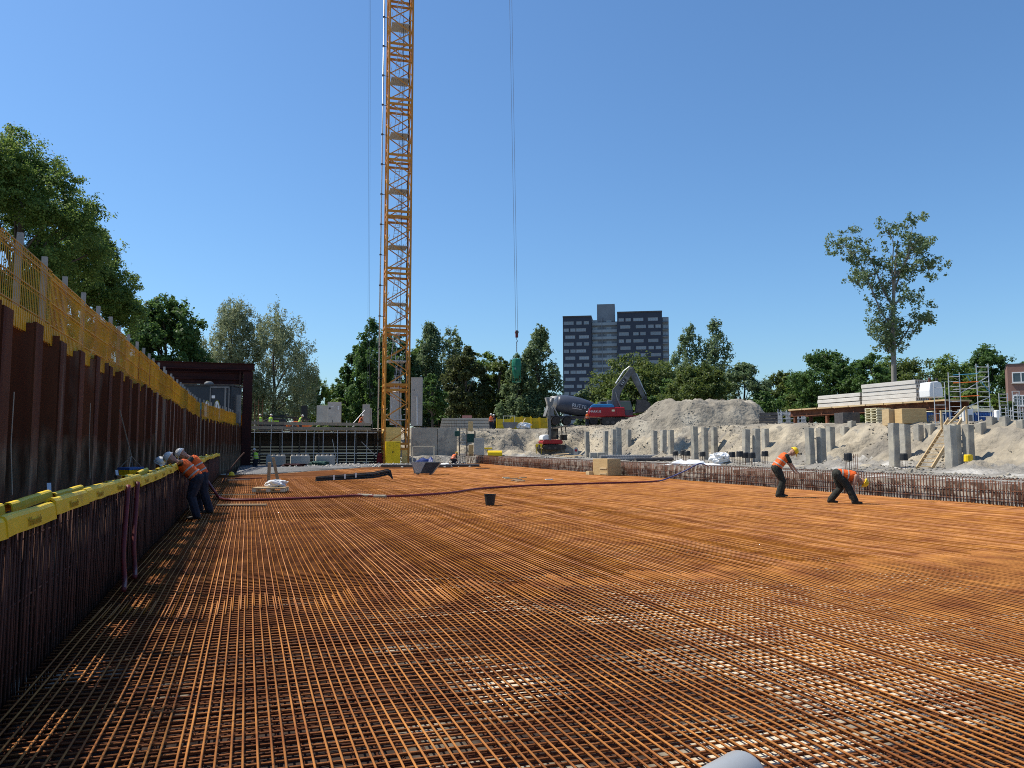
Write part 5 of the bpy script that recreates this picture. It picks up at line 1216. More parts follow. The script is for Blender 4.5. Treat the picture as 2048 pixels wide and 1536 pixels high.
# ================================================================== MACHINES
SEAT = lambda px, d: ground(px, d, 0)
def wheel(t, x, y, r, w):
    o = MB().lathe([(r * 0.55, -w / 2), (r * 0.94, -w / 2), (r, -w * 0.35), (r, w * 0.35), (r * 0.94, w / 2), (r * 0.55, w / 2)], 20, (x, y, r), Matrix.Rotation(R(90), 3, "X")).build("wheel", M["rubber"], t)
    MB().lathe([(r * 0.18, -w * 0.46), (r * 0.56, -w * 0.30), (r * 0.56, w * 0.30), (r * 0.18, w * 0.46)], 14, (x, y, r), Matrix.Rotation(R(90), 3, "X")).build("rim", M["machine_grey"], o)
def track(t, x0, x1, y, r, w):
    pts = [(x1 + r * math.sin(a), r - r * math.cos(a)) for a in np.linspace(0, math.pi, 9)] + [(x0 - r * math.sin(a), r + r * math.cos(a)) for a in np.linspace(0, math.pi, 9)]
    o = MB().prism(pts, y - w / 2, y + w / 2).build("track", M["rubber"], t)
    n = int((x1 - x0) / 0.2)
    b = MB()
    for k in range(n): b.box((x0 + (k + 0.5) * (x1 - x0) / n, y, 2 * r + 0.015), (0.09, w, 0.04)); b.box((x0 + (k + 0.5) * (x1 - x0) / n, y, 0.01), (0.09, w, 0.04))
    b.build("track_shoes", M["dark_steel"], o)
    for k in range(max(2, int((x1 - x0) / 0.6))):
        MB().lathe([(0.05, -0.03), (r * 0.5, -0.03), (r * 0.5, 0.03)], 10, (x0 + 0.3 + k * 0.6, y - w / 2 - 0.01, r * 0.75), Matrix.Rotation(R(90), 3, "X")).build("roller", M["dark_steel"], o)
# mixer truck
g = SEAT(1142, 98); g.z = zland(g) + 0.1
t = thing("concrete_mixer_truck", "dark concrete mixer truck with lettered drum behind the red excavator", "truck", g, VIEW + 0.04)
MB().box((1.2, 0, 1.0), (8.6, 0.9, 0.32)).build("chassis", M["dark_steel"], t)
for x in (-2.0, -0.6, 2.8, 4.4):
    for s in (-1, 1): wheel(t, x, s * 1.05, 0.52, 0.36)
for x in (-2.0, -0.6): MB().prism([(x + 0.68 * math.cos(a), 0.52 + 0.68 * math.sin(a)) for a in np.linspace(0.15, 3.0, 10)] + [(x + 0.62 * math.cos(a), 0.52 + 0.62 * math.sin(a)) for a in np.linspace(3.0, 0.15, 10)], -1.28, -0.85).build("mudguard", M["dark_steel"], t)
ax = Vector((0.985, 0, -0.17)).normalized(); o0 = Vector((-2.75, 0, 3.0)); RM = Matrix((Vector((0, 1, 0)), ax.cross(Vector((0, 1, 0))), ax)).transposed()
dr = MB().lathe([(0.95, 0.95), (1.08, 1.3), (1.2, 2.2), (1.22, 3.0), (1.16, 4.0), (0.95, 5.2), (0.6, 6.1), (0.3, 6.3)], 28, o0, RM).build("drum", M["drum"], t, smooth=True)
MB().lathe([(0.45, 0.05), (0.5, 0.0), (0.62, 0.0), (0.72, 0.2), (0.945, 0.93)], 28, o0, RM).build("drum_mouth", M["drum_end"], dr, smooth=True)
def drum_r(a): return float(np.interp(a, [0.95, 1.3, 2.2, 3.0, 4.0, 5.2, 6.1], [0.95, 1.08, 1.2, 1.22, 1.16, 0.95, 0.6]))
def on_drum(bm, a0, ang0):
    out = []
    for v in bm.v:
        a = a0 + v.x; r = drum_r(a) + 0.012 + v.z; th = ang0 - v.y / 1.18
        out.append(o0 + ax * a + Vector((0, -math.cos(th), 0)) * r + ax.cross(Vector((0, 1, 0))) * (-math.sin(th)) * -r * -1)
    bm.v = out; return bm
lw = pm("white_lettering", (0.62, 0.63, 0.65), (0.55, 0.56, 0.58), 3, 0.6)
on_drum(lettering("RUTTE", 0.62, 0.003), 3.75, 0.0).build("lettering", lw, dr)
bar = MB()
for k in range(14): bar.box((-0.8 + k * 0.085, -0.36, 0), (0.07, 0.085, 0.006))
on_drum(bar, 3.75, 0.0).build("small_print", lw, dr)
on_drum(MB().box((0, -0.2, 0), (0.07, 0.42, 0.006)).box((0.1, -0.38, 0), (0.2, 0.07, 0.006)), 4.95, 0.0).build("lettering", lw, dr)
MB().prism([(-3.3, 3.5), (-2.5, 3.55), (-2.75, 2.7), (-3.0, 2.5)], -0.5, 0.5).build("hopper", M["drum_end"], t)
MB().beam((-2.9, 0, 2.5), (-3.4, -0.35, 1.1), 0.5, 0.12).build("chute", M["machine_grey"], t)
for s in (-1, 1): MB().beam((-2.2, s * 0.7, 1.1), (-2.6, s * 0.6, 2.8), 0.12, 0.12).beam((-1.6, s * 0.7, 1.1), (-2.3, s * 0.6, 2.4), 0.1, 0.1).build("drum_support", M["drum_end"], t)
MB().box((-2.6, 0, 1.6), (0.7, 1.6, 0.9)).build("rear_frame", M["machine_grey"], t)
MB().prism([(3.6, 0.8), (5.5, 0.8), (5.5, 2.0), (5.3, 2.9), (3.6, 3.0)], -1.2, 1.2).build("cab", M["drum"], t, bevel=0.06)
MB().box((4.6, -1.21, 2.3), (1.0, 0.03, 0.7)).build("cab_window", M["glass"], t)
# large excavator
g = SEAT(1238, 92); g.z = zland(g) + 0.05
t = thing("excavator", "red and blue excavator with grey boom digging at the sand heap", "excavator", g, VIEW - 0.06)
for s in (-1, 1): track(t, -1.7, 2.2, s * 1.25, 0.42, 0.6)
MB().box((0.2, 0, 0.62), (2.2, 2.0, 0.4)).lathe([(0.8, 0.8), (0.8, 1.0)], 20).build("undercarriage", M["dark_steel"], t)
hs_ = MB().prism([(-3.5, 0.98), (-3.58, 1.5), (-3.5, 1.98), (-3.3, 2.1), (0.6, 2.1), (0.6, 1.75), (0.7, 1.0), (-2.9, 0.95)], -1.45, 1.45).build("house", M["red"], t, bevel=0.10)
MB().prism([(-3.45, 2.06), (-3.3, 2.35), (-2.9, 2.48), (-0.9, 2.48), (-0.65, 2.3), (-0.6, 2.06)], -1.42, 1.42).build("engine_cover", M["bluep"], t, bevel=0.08)
MB().box((1.5, 0, 1.05), (1.9, 2.4, 0.16)).build("front_deck", M["red"], t)
cb = MB().prism([(0.0, 1.1), (1.7, 1.1), (1.75, 1.9), (1.45, 2.95), (-0.1, 2.95), (-0.15, 1.2)], 0.45, 1.42).build("cab", M["machine_grey"], t, bevel=0.05)
MB().prism([(0.15, 1.85), (1.6, 1.85), (1.36, 2.8), (0.1, 2.8)], 0.43, 0.44).build("cab_window", M["glass"], cb)
MB().box((-0.85, 0.3, 2.75), (1.0, 1.0, 0.5)).build("exhaust_box", M["machine_grey"], t, bevel=0.04)
lettering("MARKUS", 0.36, 0.004).xf(Matrix.Translation((-2.85, -1.463, 1.58)) @ Matrix.Rotation(R(90), 4, "X")).build("lettering", M["white"], hs_)
MB().box((-0.75, -1.46, 1.7), (0.34, 0.012, 0.22)).build("warning_sticker", M["cream"], hs_)
MB().box((-1.6, -1.455, 1.6), (0.02, 0.01, 0.8)).box((-0.35, -1.455, 1.6), (0.02, 0.01, 0.8)).build("panel_gap", M["black"], hs_)
bo = MB().prism([(-0.15, 1.35), (-0.55, 1.6), (-0.82, 2.9), (-0.72, 4.25), (-0.2, 4.85), (1.25, 6.72), (1.6, 6.8), (1.85, 6.5), (1.6, 6.1), (0.5, 4.3), (0.12, 3.5), (0.08, 1.9)], -0.32, 0.32).build("boom", M["boom_grey"], t, bevel=0.05)
MB().prism([(0.05, 4.75), (0.72, 5.63), (0.98, 5.42), (0.35, 4.5)], -0.33, -0.325).build("logo_plate", M["black"], bo)
lettering("CAT", 0.36, 0.004).xf(Matrix.Translation((0.53, -0.338, 5.08)) @ Matrix.Rotation(R(-52), 4, "Y") @ Matrix.Rotation(R(90), 4, "X")).build("lettering", M["white"], bo)
MB().tube((0.5, -0.5, 1.5), (-0.2, -0.42, 3.3), 0.10, 8).tube((-0.2, -0.42, 3.3), (-0.35, -0.36, 4.0), 0.06, 8).build("boom_cylinder", M["machine_grey"], bo)
MB().tube((-0.3, 0, 5.0), (0.7, 0, 6.55), 0.10, 8).tube((0.7, 0, 6.55), (1.35, 0, 7.05), 0.055, 8).build("stick_cylinder", M["galv"], bo)
st = MB().prism([(1.25, 7.0), (1.75, 6.9), (2.2, 6.0), (3.2, 3.4), (3.0, 3.25), (2.75, 3.4), (1.75, 5.3), (1.4, 6.2)], -0.24, 0.24).build("stick", M["boom_grey"], t, bevel=0.04)
MB().tube((2.15, 0, 6.2), (2.85, 0, 4.6), 0.09, 8).tube((2.85, 0, 4.6), (3.3, 0, 3.7), 0.05, 8).build("bucket_cylinder", M["galv"], st)
MB().box((3.1, 0, 3.25), (0.55, 0.5, 0.5)).build("quick_coupler", M["dark_steel"], st)
bu = MB(); prof = [(2.2, 3.05), (3.1, 3.1), (3.7, 2.6), (3.75, 2.1), (3.35, 1.65), (2.6, 1.5), (1.9, 1.45)]
bu.prism(prof + [(1.95, 1.52), (2.6, 1.58), (3.3, 1.73), (3.67, 2.12), (3.62, 2.55), (3.05, 3.02), (2.2, 2.98)], -0.75, 0.75)
for s in (-0.75, 0.72): bu.prism(prof, s, s + 0.03)
bu = bu.build("bucket", M["dark_steel"], t)
for k in range(5): MB().box((1.82, -0.6 + k * 0.3, 1.47), (0.24, 0.1, 0.06)).build("tooth", M["galv"], bu)
# mini digger
g = SEAT(1106, 85); g.z = zland(g)
t = thing("mini_digger", "small red and white digger with raised arm behind the bar row", "mini excavator", g, VIEW + 0.25); t.scale = (1.12, 1.12, 1.0)
for s in (-1, 1): track(t, -0.95, 0.85, s * 0.72, 0.25, 0.34)
MB().box((0, 0, 0.45), (1.3, 1.1, 0.2)).build("undercarriage", M["dark_steel"], t)
MB().prism([(-1.25, 0.6), (0.75, 0.6), (0.8, 0.85), (0.6, 1.08), (-1.1, 1.08), (-1.3, 0.85)], -0.75, 0.75).build("body", M["red"], t, bevel=0.06)
MB().prism([(-1.28, 1.02), (-1.25, 1.45), (-1.0, 1.62), (-0.62, 1.6), (-0.55, 1.02)], -0.7, 0.6).build("engine_hood", M["white"], t, bevel=0.08)
fr = MB()
for x, y in ((-0.3, -0.65), (-0.3, 0.65), (1.2, -0.65), (1.2, 0.65)): fr.tube((x, y, 1.0), (x * 0.9, y, 2.45), 0.05, 6)
fr.box((0.42, 0, 2.48), (1.6, 1.4, 0.1)); fr.box((1.1, 0, 1.3), (0.3, 1.3, 0.6)); fr = fr.build("cab_frame", M["black"], t)
MB().box((0.2, 0.63, 1.75), (1.1, 0.02, 1.2)).build("cab_window", M["glass"], fr)
MB().box((0.0, 0.1, 1.25), (0.5, 0.55, 0.14)).box((-0.25, 0.1, 1.6), (0.12, 0.55, 0.7)).build("seat", M["black"], fr)
MB().beam((-0.55, -0.85, 1.0), (-0.62, -0.85, 3.3), 0.16, 0.2).build("boom", M["boom_grey"], t)
MB().beam((-0.62, -0.85, 3.25), (-0.55, -0.85, 4.6), 0.13, 0.17).tube((-0.75, -0.85, 2.4), (-0.8, -0.85, 3.9), 0.05, 6).build("stick", M["boom_grey"], t)
MB().prism([(-0.95, 5.6), (-0.72, 5.6), (-0.55, 5.0), (-0.38, 5.6), (-0.15, 5.6), (-0.3, 4.9), (-0.55, 4.5), (-0.8, 4.9)], -1.0, -0.7).build("bucket", M["machine_grey"], t)
MB().prism([(-1.75, 0.05), (-1.6, 0.1), (-1.55, 0.5), (-1.7, 0.5)], -0.85, 0.85).beam((-1.6, 0, 0.3), (-0.6, 0, 0.4), 0.5, 0.1).build("dozer_blade", M["dark_steel"], t)

# ================================================================== PEOPLE
def ik(a, c, l1, l2, pole):
    a, c = Vector(a), Vector(c); d = c - a; L = min(d.length, (l1 + l2) * 0.995); dn = d.normalized(); c = a + dn * L
    x = (l1 * l1 - l2 * l2 + L * L) / (2 * L); h = math.sqrt(max(0, l1 * l1 - x * x)); pole = Vector(pole)
    n = (pole - dn * pole.dot(dn)).normalized()
    return a + dn * x + n * h, c
def remeshed(b, name, mat, parent, vox, smooth_it=2):
    o = b.build(name, mat, parent)
    m = o.modifiers.new("skin", "REMESH"); m.mode = "VOXEL"; m.voxel_size = vox; m.use_smooth_shade = True
    if smooth_it:
        s = o.modifiers.new("smooth", "SMOOTH"); s.factor = 0.5; s.iterations = smooth_it
    return o
def capsule(b, pts, rad, n=8):
    pts = [Vector(p) for p in pts]; b.path(pts, list(rad), n)
    for p, r in zip(pts, rad): b.ball(p, r, n, 6)
def person(label, loc, rz, tp=0, hip=(0, 0, 0.93), feet=((0.0, 0.12), (0.0, -0.12)), hands=((0.12, 0.3, 0.85), (0.12, -0.3, 0.85)), head=10, vest="orange", legs="navy", shirt="tshirt", helmet="helmet_w", vox=0.014, elbow=(-1, 0, -0.2), group=None, fingers=True, sc=1.0):
    t = thing("person", label, "person", loc, rz, group); t.scale = (sc, sc, sc)
    hip = Vector(hip); a = R(tp); U = Vector((math.sin(a), 0, math.cos(a))); Fw = Vector((math.cos(a), 0, -math.sin(a)))
    chest = hip + U * 0.34 + Fw * 0.0; neck = hip + U * 0.53 + Fw * 0.02; S = Vector((0, 1, 0))
    ha = a + R(head); HU = Vector((math.sin(ha), 0, math.cos(ha))); HF = Vector((math.cos(ha), 0, -math.sin(ha)))
    hc = neck + HU * 0.19 + HF * 0.02
    body = MB(); shirtb = MB(); vestb = MB(); trou = MB(); boots = MB()
    tor = [hip - U * 0.06, hip + U * 0.08, hip + U * 0.22, chest, hip + U * 0.46, neck]
    body.loft(tor, [0.15, 0.155, 0.14, 0.165, 0.17, 0.07], [0.10, 0.11, 0.10, 0.115, 0.10, 0.07], S, 12)
    vestb.loft([hip - U * 0.02] + tor[1:5] + [hip + U * 0.54], [0.205, 0.205, 0.20, 0.215, 0.21, 0.11], [0.155, 0.16, 0.155, 0.16, 0.145, 0.09], S, 14)
    shirtb.loft(tor[1:], [0.165, 0.16, 0.18, 0.185, 0.085], [0.12, 0.12, 0.125, 0.115, 0.08], S, 12)
    trou.loft([hip - U * 0.1, hip + U * 0.0, hip + U * 0.12], [0.18, 0.195, 0.175], [0.135, 0.15, 0.135], S, 12)
    capsule(body, [neck - U * 0.03, hc - HU * 0.06], [0.058, 0.055])
    HM = Matrix((HF, S, HU)).transposed()
    body.ball(hc, (0.095, 0.078, 0.118), 12, 9, M=HM); body.ball(hc + HF * 0.045 - HU * 0.06, (0.055, 0.052, 0.055), 10, 7, M=HM)
    body.ball(hc + HF * 0.10 - HU * 0.02, (0.022, 0.016, 0.026), 7, 5, M=HM)
    for s in (-1, 1): body.ball(hc + S * s * 0.08 - HU * 0.015, (0.02, 0.012, 0.032), 6, 5, M=HM)
    for s, hnd in zip((1, -1), hands):
        sh = hip + U * 0.47 + S * s * 0.185; el, wr = ik(sh, hnd, 0.29, 0.26, (elbow[0], elbow[1] + s * 0.5, elbow[2]))
        capsule(body, [sh, el, wr], [0.05, 0.04, 0.028])
        capsule(shirtb, [sh, sh.lerp(el, 0.75)], [0.068, 0.058])
        d = (wr - el).normalized(); side = d.cross(S).normalized() if abs(d.dot(S)) < 0.9 else Vector((1, 0, 0)); sd = d.cross(side).normalized()
        body.loft([wr, wr + d * 0.04, wr + d * 0.09], [0.028, 0.04, 0.038], [0.018, 0.016, 0.014], sd, 8)
        if fingers:
            for k, ln in enumerate((0.075, 0.085, 0.08, 0.062)):
                f0 = wr + d * 0.085 + sd * (0.03 - 0.02 * k); f1 = f0 + d * ln * 0.5 + side * 0.012; f2 = f1 + d * ln * 0.4 + side * 0.03
                capsule(body, [f0, f1, f2], [0.0095, 0.009, 0.0075], 6)
            f0 = wr + d * 0.03 + sd * 0.035; capsule(body, [f0, f0 + d * 0.035 + sd * 0.025, f0 + d * 0.07 + sd * 0.03 + side * 0.015], [0.012, 0.0105, 0.009], 6)
    for s, ft in zip((1, -1), feet):
        h0 = hip + S * s * 0.09 - U * 0.02; an = Vector((ft[0], ft[1], 0.10)); kn, an2 = ik(h0, an, 0.44, 0.43, (1, 0, 0.1))
        capsule(body, [h0, kn, an], [0.082, 0.056, 0.04])
        capsule(trou, [h0, h0.lerp(kn, 0.5), kn, kn.lerp(an, 0.5), an + Vector((0, 0, 0.0))], [0.135, 0.128, 0.106, 0.104, 0.097])
        body.loft([an - Vector((0.06, 0, 0.06)), an + Vector((0.06, 0, -0.065)), an + Vector((0.15, 0, -0.08))], [0.035, 0.04, 0.03], [0.035, 0.03, 0.018], S, 8)
        boots.loft([an + Vector((-0.10, 0, -0.05)), an + Vector((-0.06, 0, -0.045)), an + Vector((0.03, 0, -0.045)), an + Vector((0.12, 0, -0.06)), an + Vector((0.20, 0, -0.07))], [0.04, 0.05, 0.05, 0.052, 0.03], [0.045, 0.055, 0.052, 0.04, 0.028], S, 10)
        capsule(boots, [an + Vector((-0.02, 0, -0.03)), an + Vector((-0.01, 0, 0.05))], [0.062, 0.062])
    remeshed(body, "body", M["skin"], t, 0.0085 if fingers else 0.016)
    remeshed(shirtb, "shirt", M[shirt], t, vox); remeshed(trou, "trousers", M[legs], t, vox); remeshed(boots, "boots", M["boot"], t, vox)
    vv = remeshed(vestb, "vest", M[vest], t, vox)
    for f_, w_, d_ in ((0.10, 0.212, 0.166), (0.26, 0.209, 0.163)):
        b = MB(); c = hip + U * f_
        for k in range(24):
            p0, p1 = 2 * math.pi * k / 24, 2 * math.pi * (k + 1) / 24
            q = [c + S * w_ * math.cos(p) + Fw * d_ * math.sin(p) + U * u for p, u in ((p0, -0.018), (p1, -0.018), (p1, 0.018), (p0, 0.018))]
            b.add(q, [(0, 1, 2, 3)])
        b.build("reflective_band", M["reflect"], vv)
    hm = MB(); oo = hc + HU * 0.045 - HF * 0.005
    hm.lathe([(0.128, 0.0), (0.13, 0.03), (0.118, 0.075), (0.085, 0.115), (0.04, 0.135), (0.005, 0.138)], 18, oo, HM)
    hm.lathe([(0.125, -0.004), (0.142, -0.006), (0.142, 0.004), (0.125, 0.008)], 18, oo, HM)
    hm.loft([oo + HF * 0.11, oo + HF * 0.165 - HU * 0.012, oo + HF * 0.19 - HU * 0.02], [0.085, 0.07, 0.03], [0.006, 0.006, 0.004], S, 10)
    hm.build("helmet", M[helmet], t, smooth=True)
    return t
PI = math.pi
person("worker in orange vest and white helmet leaning over the yellow caps, in front", (-1.12, 19.3, 0.0), PI - 0.1, tp=46, hip=(-0.02, 0, 0.95), feet=((-0.06, 0.13), (0.0, -0.13)), hands=((0.42, 0.30, 1.22), (0.44, -0.28, 1.24)), head=14, elbow=(-0.2, 0.9, 0.2))
person("worker in orange vest and white helmet leaning over the yellow caps, behind", (-1.02, 20.9, 0.0), PI - 0.05, tp=33, hip=(0.04, 0, 0.96), feet=((-0.16, 0.13), (0.10, -0.13)), hands=((0.42, 0.20, 1.20), (0.30, -0.34, 1.16)), head=30, elbow=(-0.2, 0.9, 0.2))
person("worker with white helmet standing in the trench behind the caps", (-2.15, 21.1, -0.3), R(-60), vest="orange", tp=12, head=15, hip=(-0.05, 0, 0.86), vox=0.02, fingers=False)
p = on(1561, 994, 0); person("worker in orange vest and yellow helmet bending, left of two on the mat", (p.x, p.y, 0.0), VIEW - 0.12, sc=1.04, tp=38, hip=(-0.10, 0, 0.93), feet=((0.06, 0.14), (-0.08, -0.13)), hands=((0.52, 0.22, 0.72), (0.50, -0.16, 0.78)), head=22, legs="olive", helmet="helmet_y", elbow=(-0.5, 0.3, 0.3))
p = on(1686, 1007, 0); person("worker in orange vest bent double tying bars, right of two on the mat", (p.x, p.y, 0.0), VIEW - 0.2, tp=98, hip=(-0.12, 0, 0.86), feet=((-0.30, 0.16), (0.30, -0.16)), hands=((0.20, 0.12, 0.22), (0.26, -0.12, 0.2)), head=28, legs="olive", helmet="helmet_y", shirt="skin", elbow=(-0.3, 0.5, 0.2))
p = on(512, 934, 0.0); person("worker in lime vest and white helmet at the foot of the scaffold", (p.x, p.y, -0.3), VIEW + 2.5, vest="lime", tp=15, head=15, vox=0.02, fingers=False, sc=0.98)
for px, lab, rz in ((521, "worker in lime vest at the left end of the deck", 2.0), (540, "worker in lime vest beside the dark machine, second from left", 1.4)):
    c = ground(px, 75.5, 3.05); person(lab, c, rz, vest="lime", tp=14, head=8, vox=0.024, fingers=False, sc=0.95)
c = ground(598, 75.5, 3.05); person("worker in green vest in the middle of the deck", c, 0.4, vest="lime", tp=20, head=10, vox=0.024, fingers=False, sc=0.93)
c = ground(719, 75.5, 2.95); person("worker in orange vest on the deck left of the crane", c, VIEW, vest="orange", tp=18, head=10, vox=0.024, fingers=False, hands=((0.5, 0.25, 0.8), (0.5, -0.2, 0.7)), sc=0.98)
c = ground(982, 88, 0); c.z = zland(c); person("worker in orange vest standing on the bank, left of the pair", c, 1.3, vest="orange", vox=0.024, fingers=False)
c = ground(988.5, 88.4, 0); c.z = zland(c); person("worker in dark clothes standing on the bank, right of the pair", c, 2.6, vest="navy", shirt="red_hose", vox=0.024, fingers=False, sc=0.95)
c = ground(1175, 91, 0); c.z = zland(c); person("worker in orange vest standing beside the mixer truck", c, 1.2, vest="orange", vox=0.024, fingers=False, sc=0.98)
c = ground(905, 69.5, 0.0); person("worker in orange vest crouching by the end of the concrete wall", c, 0.6, tp=40, hip=(0, 0, 0.42), feet=((0.12, 0.14), (0.05, -0.14)), hands=((0.45, 0.2, 0.3), (0.45, -0.2, 0.3)), vest="orange", helmet="helmet_y", vox=0.02, fingers=False)

# ================================================================== THINGS ON THE MAT
# hoses
def hose(name, label, pts, r, mat, sub=6):
    P = []
    n = len(pts)
    for i in range(n - 1):
        p0, p1, p2, p3 = pts[max(i - 1, 0)], pts[i], pts[i + 1], pts[min(i + 2, n - 1)]
        for k in range(sub):
            t = k / sub
            P.append(0.5 * ((2 * p1) + (p2 - p0) * t + (2 * p0 - 5 * p1 + 4 * p2 - p3) * t * t + (3 * p1 - p0 - 3 * p2 + p3) * t ** 3))
    P.append(pts[-1])
    return tag(MB().path(P, r, 8).build(name, mat, smooth=True), label, "hose")
hz_ = 0.045
hp = [on(x, y, hz_) for x, y in ((436, 993), (452, 999), (500, 1000), (560, 998), (640, 995), (715, 991), (772, 992.5), (840, 990), (905, 985), (960, 977), (1040, 972), (1120, 969), (1210, 966), (1290, 964), (1318, 962))]
hp = [Vector((-1.5, 27.5, 1.0)), Vector((-1.25, 27.0, 0.6)), Vector((-0.9, 26.2, 0.15))] + hp
hose("red_hose", "dark red hose snaking right across the rust mat", hp, 0.042, M["red_hose"])
for i, (a, c) in enumerate((((716, 990), (745, 991.0)), ((748, 992), (772, 992.5)))):
    A, B = on(*a, 0.055), on(*c, 0.055); tag(MB().tube(A, B, 0.05, 8).build("hose_sleeve", M["strap"]), ("left" if i == 0 else "right") + " of two pale sleeves wrapped round the red hose", "hose sleeve")
q = [on(1318, 962, hz_), on(1335, 957, 0.1), by_x(1372, 19.9)[0] + Vector((0, 0, 0.5)), by_x(1398, 20.2)[0] + Vector((0, 0, 0.82)), by_x(1415, 21.2)[0] + Vector((0, 0, 0.66))]
hose("blue_hose", "blue hose climbing over the right-hand bar row", q, 0.032, M["blue_hose"])
for i, (y0, dx) in enumerate(((10.5, 0.0), (11.4, 0.12))):
    hose("red_hose", ("left" if i == 0 else "right") + " one of two dark red hoses hanging down the left bar wall", [Vector((-1.44, y0 + 0.5, 1.18)), Vector((-1.42, y0 + 0.25, 0.8)), Vector((-1.40, y0, 0.4)), Vector((-1.36, y0 - 0.1, 0.08)), Vector((-1.3, y0 - 0.6, 0.05))], 0.03, M["red_hose"])
# black bucket
p = on(980, 1010, 0); t = thing("bucket", "black plastic bucket standing alone on the rust mat", "bucket", p)
MB().lathe([(0.11, 0.0), (0.125, 0.0), (0.165, 0.29), (0.172, 0.29), (0.172, 0.305), (0.158, 0.305), (0.118, 0.02), (0.02, 0.02)], 20).build("pail", M["black"], t, smooth=False)
b = MB(); b.path([(0.17 * math.cos(a), 0.05 + 0.03 * math.sin(a * 1), 0.29 + 0.02 * math.sin(a)) for a in np.linspace(0, PI, 9)], 0.005, 5); b.build("handle", M["dark_steel"], t)
# grey mortar skip
p = on(850, 949, 0); t = thing("mortar_skip", "grey mortar skip with lifting bar on the mat before the crane", "skip", p, VIEW)
sk = MB(); o_, i_ = [(-0.55, 0.08), (0.45, 0.08), (0.95, 0.72), (-0.75, 0.72)], [(-0.50, 0.13), (0.43, 0.13), (0.88, 0.72), (-0.70, 0.72)]
sk.prism([o_[0], o_[1], o_[2], i_[2], i_[1], i_[0], i_[3], o_[3]], -0.55, 0.55)
for s in (-0.55, 0.52): sk.prism(o_, s, s + 0.03)
sk.build("trough", M["conc_light"], t)
MB().prism([(-0.2, 0.09), (0.44, 0.09), (0.93, 0.71), (0.1, 0.71)], -0.57, -0.555).build("dark_side", M["dark_steel"], t)  # dark sheet over the right part of the trough side
for x in (-0.68, 0.55): MB().box((x, -0.45, 1.15), (0.06, 0.06, 1.0)).build("lifting_post", M["cream"], t)
MB().box((-0.06, -0.45, 1.62), (1.3, 0.06, 0.06)).build("lifting_bar", M["cream"], t)
for x in (-0.4, 0.35): MB().box((x, 0, 0.06), (0.1, 1.0, 0.08)).build("skid", M["machine_grey"], t)
# bundle of black steel bars with bent end
p = on(708, 963, 0); t = thing("steel_bar_bundle", "bundle of dark bent steel bars lying on the mat", "steel bundle", p, VIEW + 0.12)
for k in range(16):
    z = 0.05 + 0.055 * (k // 5); y = -0.12 + 0.055 * (k % 5); up = 0.006 * k
    MB().path([(-1.75 + 0.04 * (k % 3), y, z), (0.9, y, z + 0.12 + up), (1.55, y, z + 0.26 + up), (1.68, y, z + 0.2 + up), (1.78, y, 0.12)], 0.03, 6).build("bar", M["black"], t)
for k in range(3): MB().box((-0.9 + k * 0.5, -0.2, 0.2 + 0.05 * k), (0.06, 0.02, 0.22)).build("tag", M["white"], t)
# pallet with blocks and a white bag; two boards upright
p = on(541, 984, 0); t = thing("pallet", "pale wooden pallet on the mat carrying blocks and a white bag", "pallet", p, VIEW + 0.1)
for k in range(5): MB().box((0, -0.36 + k * 0.18, 0.155), (1.15, 0.13, 0.03)).build("slat", M["timber"], t)
for y in (-0.36, 0.0, 0.36):
    MB().box((0, y, 0.025), (1.15, 0.1, 0.025)).build("runner", M["timber"], t)
    for x in (-0.5, 0.0, 0.5): MB().box((x, y, 0.088), (0.14, 0.11, 0.1)).build("block", M["cream"], t)
def bag(name, label, cat, loc, sx, sy, sz, mat, seed, rz=0):
    r4 = np.random.default_rng(seed); n, m = 22, 12; V = []
    for j in range(m + 1):
        a = math.pi * j / m - math.pi / 2
        for i in range(n):
            b_ = 2 * math.pi * i / n; q = 1 + 0.16 * math.sin(3 * b_ + j) * math.cos(a) + 0.10 * r4.standard_normal()
            V.append((sx * q * math.copysign(abs(math.cos(a)) ** 0.7, 1) * math.cos(b_), sy * q * abs(math.cos(a)) ** 0.7 * math.sin(b_), max(0, sz * (0.5 + 0.5 * math.copysign(abs(math.sin(a)) ** 0.8, math.sin(a)) * q))))
    bm = MB(); bm.add([Vector(v) for v in V], [(j * n + i, j * n + (i + 1) % n, (j + 1) * n + (i + 1) % n, (j + 1) * n + i) for j in range(m) for i in range(n)])
    return tag(bm.build(name, mat, None, loc, rz), label, cat)
bag("plastic_bag", "crumpled white plastic bag lying on the pallet", "bag", p + Vector((0.2, 0.05, 0.17)), 0.36, 0.22, 0.26, M["white"], 1)
for i, (px, py, h, tl) in enumerate(((537, 968, 0.95, 0.05), (556, 962, 1.15, -0.2))):
    q = on(px, py, 0); o = MB().box((0, 0, h / 2), (0.14, 0.035, h)).build("board", M["timber"], None, q, VIEW); o.rotation_euler = (0.1, tl, VIEW)
    tag(o, ("left straight" if i == 0 else "right slanting") + " upright board stuck in the mat behind the pallet", "board")
o = MB().box((0, 0, 0.03), (1.35, 0.2, 0.045)).build("plank", M["timber"], None, on(484, 1012, 0), VIEW + 0.03); tag(o, "pale new plank lying on the mat near the left workers", "plank")
o = MB().box((0, 0, 0.03), (1.5, 0.08, 0.03)).build("plank", M["timber"], None, on(465, 991, 0), VIEW + 0.05); tag(o, "thin lath lying beside the red hose at left", "plank")
for i, (x0, x1, y_, m) in enumerate(((455, 500, 960, "oldwood"), (470, 524, 957, "red_hose"))):
    A, B = on(x0, y_, 0.04), on(x1, y_ - 1, 0.04); tag(MB().beam(A, B, 0.1, 0.05).build("batten", M[m]), ("weathered" if i == 0 else "dark red") + " batten lying at the near edge of the grey mesh", "batten")
